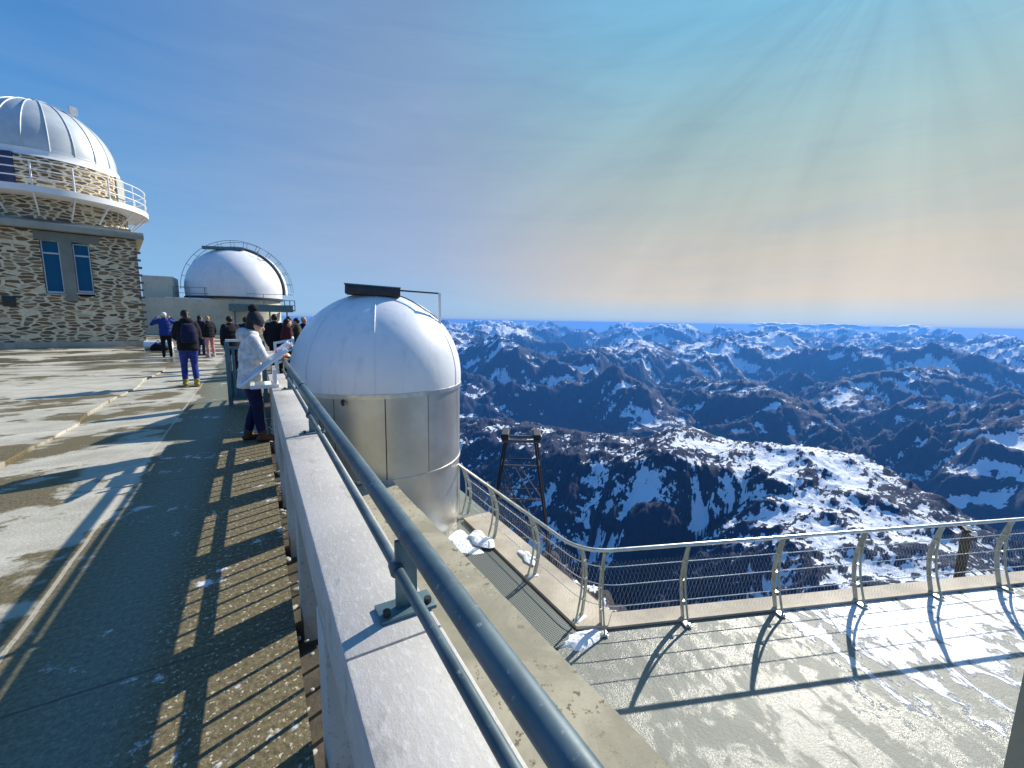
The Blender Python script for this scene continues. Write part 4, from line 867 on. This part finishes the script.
# ------------------------------------------------------------------ air, sky, sun, camera
def build_air():
    mb=MB(); mb.box((0,0,-942),(50900,50900,1914)); o=mb.build('haze',None,smooth=0)
    m=bpy.data.materials.new('mountain_air'); m.use_nodes=True; t=m.node_tree; t.nodes.clear(); N=NT(t)
    v=N.n('ShaderNodeVolumePrincipled',{'Color':(.08,.33,.93),'Density':HAZE,'Anisotropy':.25}); out=N.n('ShaderNodeOutputMaterial'); t.links.new(v.outputs[0],out.inputs['Volume'])
    o.data.materials.append(m); o['kind']='stuff'
HAZE=5.0e-5
SUN_AZ,SUN_EL=R(69.5),R(32.5)
SD=Vector((math.sin(SUN_AZ)*math.cos(SUN_EL),math.cos(SUN_AZ)*math.cos(SUN_EL),math.sin(SUN_EL)))
def build_light():
    l=bpy.data.lights.new('sun','SUN'); l.energy=3.6; l.angle=R(.55); l.color=(1,.93,.82)
    o=bpy.data.objects.new('sun',l); COL.objects.link(o); o.rotation_euler=SD.to_track_quat('Z','Y').to_euler()
    w=bpy.data.worlds.new('World'); S.world=w; w.use_nodes=True; t=w.node_tree; t.nodes.clear(); N=NT(t)
    D=N.n('ShaderNodeTexCoord').outputs['Generated']; D=N.vm('NORMALIZE',D)
    sky=N.n('ShaderNodeTexSky',sky_type='NISHITA',sun_disc=False,sun_elevation=SUN_EL,sun_rotation=SUN_AZ,altitude=2900,air_density=1.0,dust_density=.6,ozone_density=2.0)
    s3=N.sep(D); z=s3[2]
    hor=N.vm('NORMALIZE',N.comb(s3[0],s3[1],0)); az=N.vm('DOT_PRODUCT',hor,(math.sin(SUN_AZ),math.cos(SUN_AZ),0))
    # crepuscular streaks of the thin high cloud, fanning out from the sun
    u=SD.cross(Vector((0,0,1))).normalized(); v=u.cross(SD)
    th=N.m('ARCCOSINE',N.vm('DOT_PRODUCT',D,SD)); pu=N.vm('DOT_PRODUCT',D,u); pv=N.vm('DOT_PRODUCT',D,v); pl=N.m('MAXIMUM',N.m('SINE',th),.02)
    st=N.noise(N.comb(N.m('MULTIPLY',N.m('DIVIDE',pu,pl),1.9),N.m('MULTIPLY',N.m('DIVIDE',pv,pl),1.9),N.m('MULTIPLY',th,.9)),1.7,4,.55,.25)
    wisp=N.noise(N.comb(N.m('MULTIPLY',s3[0],2.0),N.m('MULTIPLY',s3[1],2.0),N.m('MULTIPLY',z,16)),1.5,6,.62,.7)
    fade=N.m('MULTIPLY',N.ss(th,1.15,.3),1.0)
    # thin veil: warm and grey low down on the sun side, blue high up
    warm=N.ramp(z,[(0,C8(98,150,218)),(.010,C8(136,168,208)),(.026,C8(164,176,196)),(.055,C8(204,184,164)),(.13,C8(204,188,160)),(.24,C8(180,188,170)),(.36,C8(156,188,186)),(.50,C8(122,186,212)),(.66,C8(122,200,246))])
    cool=N.ramp(z,[(0,C8(98,150,218)),(.010,C8(122,164,212)),(.03,C8(128,168,212)),(.12,C8(154,170,200)),(.3,C8(146,166,194)),(.5,C8(130,160,194)),(.7,C8(96,140,190))])
    veil=N.mix(N.ss(az,.60,1.0),cool,warm)
    clear=N.ramp(z,[(0,C8(120,172,228)),(.10,C8(116,174,222)),(.3,C8(84,150,212)),(.6,C8(44,112,190))])
    dens=N.m('ADD',N.ss(az,-.02,.74),N.m('MULTIPLY',N.m('SUBTRACT',wisp,.5),.45),clamp=True)
    veil=N.mix(dens,clear,veil)
    veil=N.vm('SCALE',veil,N.m('ADD',1.0,N.m('MULTIPLY',fade,N.m('MULTIPLY',N.m('SUBTRACT',st,.48),.55))))
    veil=N.vm('SCALE',veil,N.m('MULTIPLY_ADD',N.m('SUBTRACT',wisp,.5),.14,1.0))
    skyc=N.vm('SCALE',sky.outputs[0],.10)
    tot=N.mix(.88,skyc,N.vm('SCALE',veil,1.02*2**-EXPO))
    bg=N.n('ShaderNodeBackground',{'Color':tot,'Strength':1.0}); out=N.n('ShaderNodeOutputWorld'); t.links.new(bg.outputs[0],out.inputs[0])
def C8(r,g,b):
    f=lambda c:(c/255/12.92) if c<=10.3 else ((c/255+.055)/1.055)**2.4
    return (f(r),f(g),f(b))
EXPO=.92
build_air(); build_light()
cam=bpy.data.cameras.new('camera'); co_=bpy.data.objects.new('camera',cam); COL.objects.link(co_); S.camera=co_
cam.sensor_fit='HORIZONTAL'; cam.sensor_width=36; cam.lens=36*430/1024; cam.clip_start=.05; cam.clip_end=120000
def cam_matrix(yaw,pitch,roll):
    f=Vector((math.sin(yaw)*math.cos(pitch),math.cos(yaw)*math.cos(pitch),-math.sin(pitch))); r=Vector((math.cos(yaw),-math.sin(yaw),0)); d=f.cross(r)
    c,s=math.cos(roll),math.sin(roll); r2=c*r-s*d; d2=s*r+c*d
    m=Matrix((r2,-d2,-f)).transposed().to_4x4(); m.translation=(0,0,1.64); return m
co_.matrix_world=cam_matrix(R(30.998),R(8.394),R(1.0))
S.view_settings.view_transform='Standard'; S.view_settings.look='None'; S.view_settings.exposure=EXPO; S.view_settings.gamma=1
S.cycles.max_bounces=6; S.cycles.diffuse_bounces=3; S.cycles.glossy_bounces=3; S.cycles.volume_bounces=0; S.cycles.use_denoising=True
S.cycles.sample_clamp_indirect=6; S.cycles.volume_step_rate=10
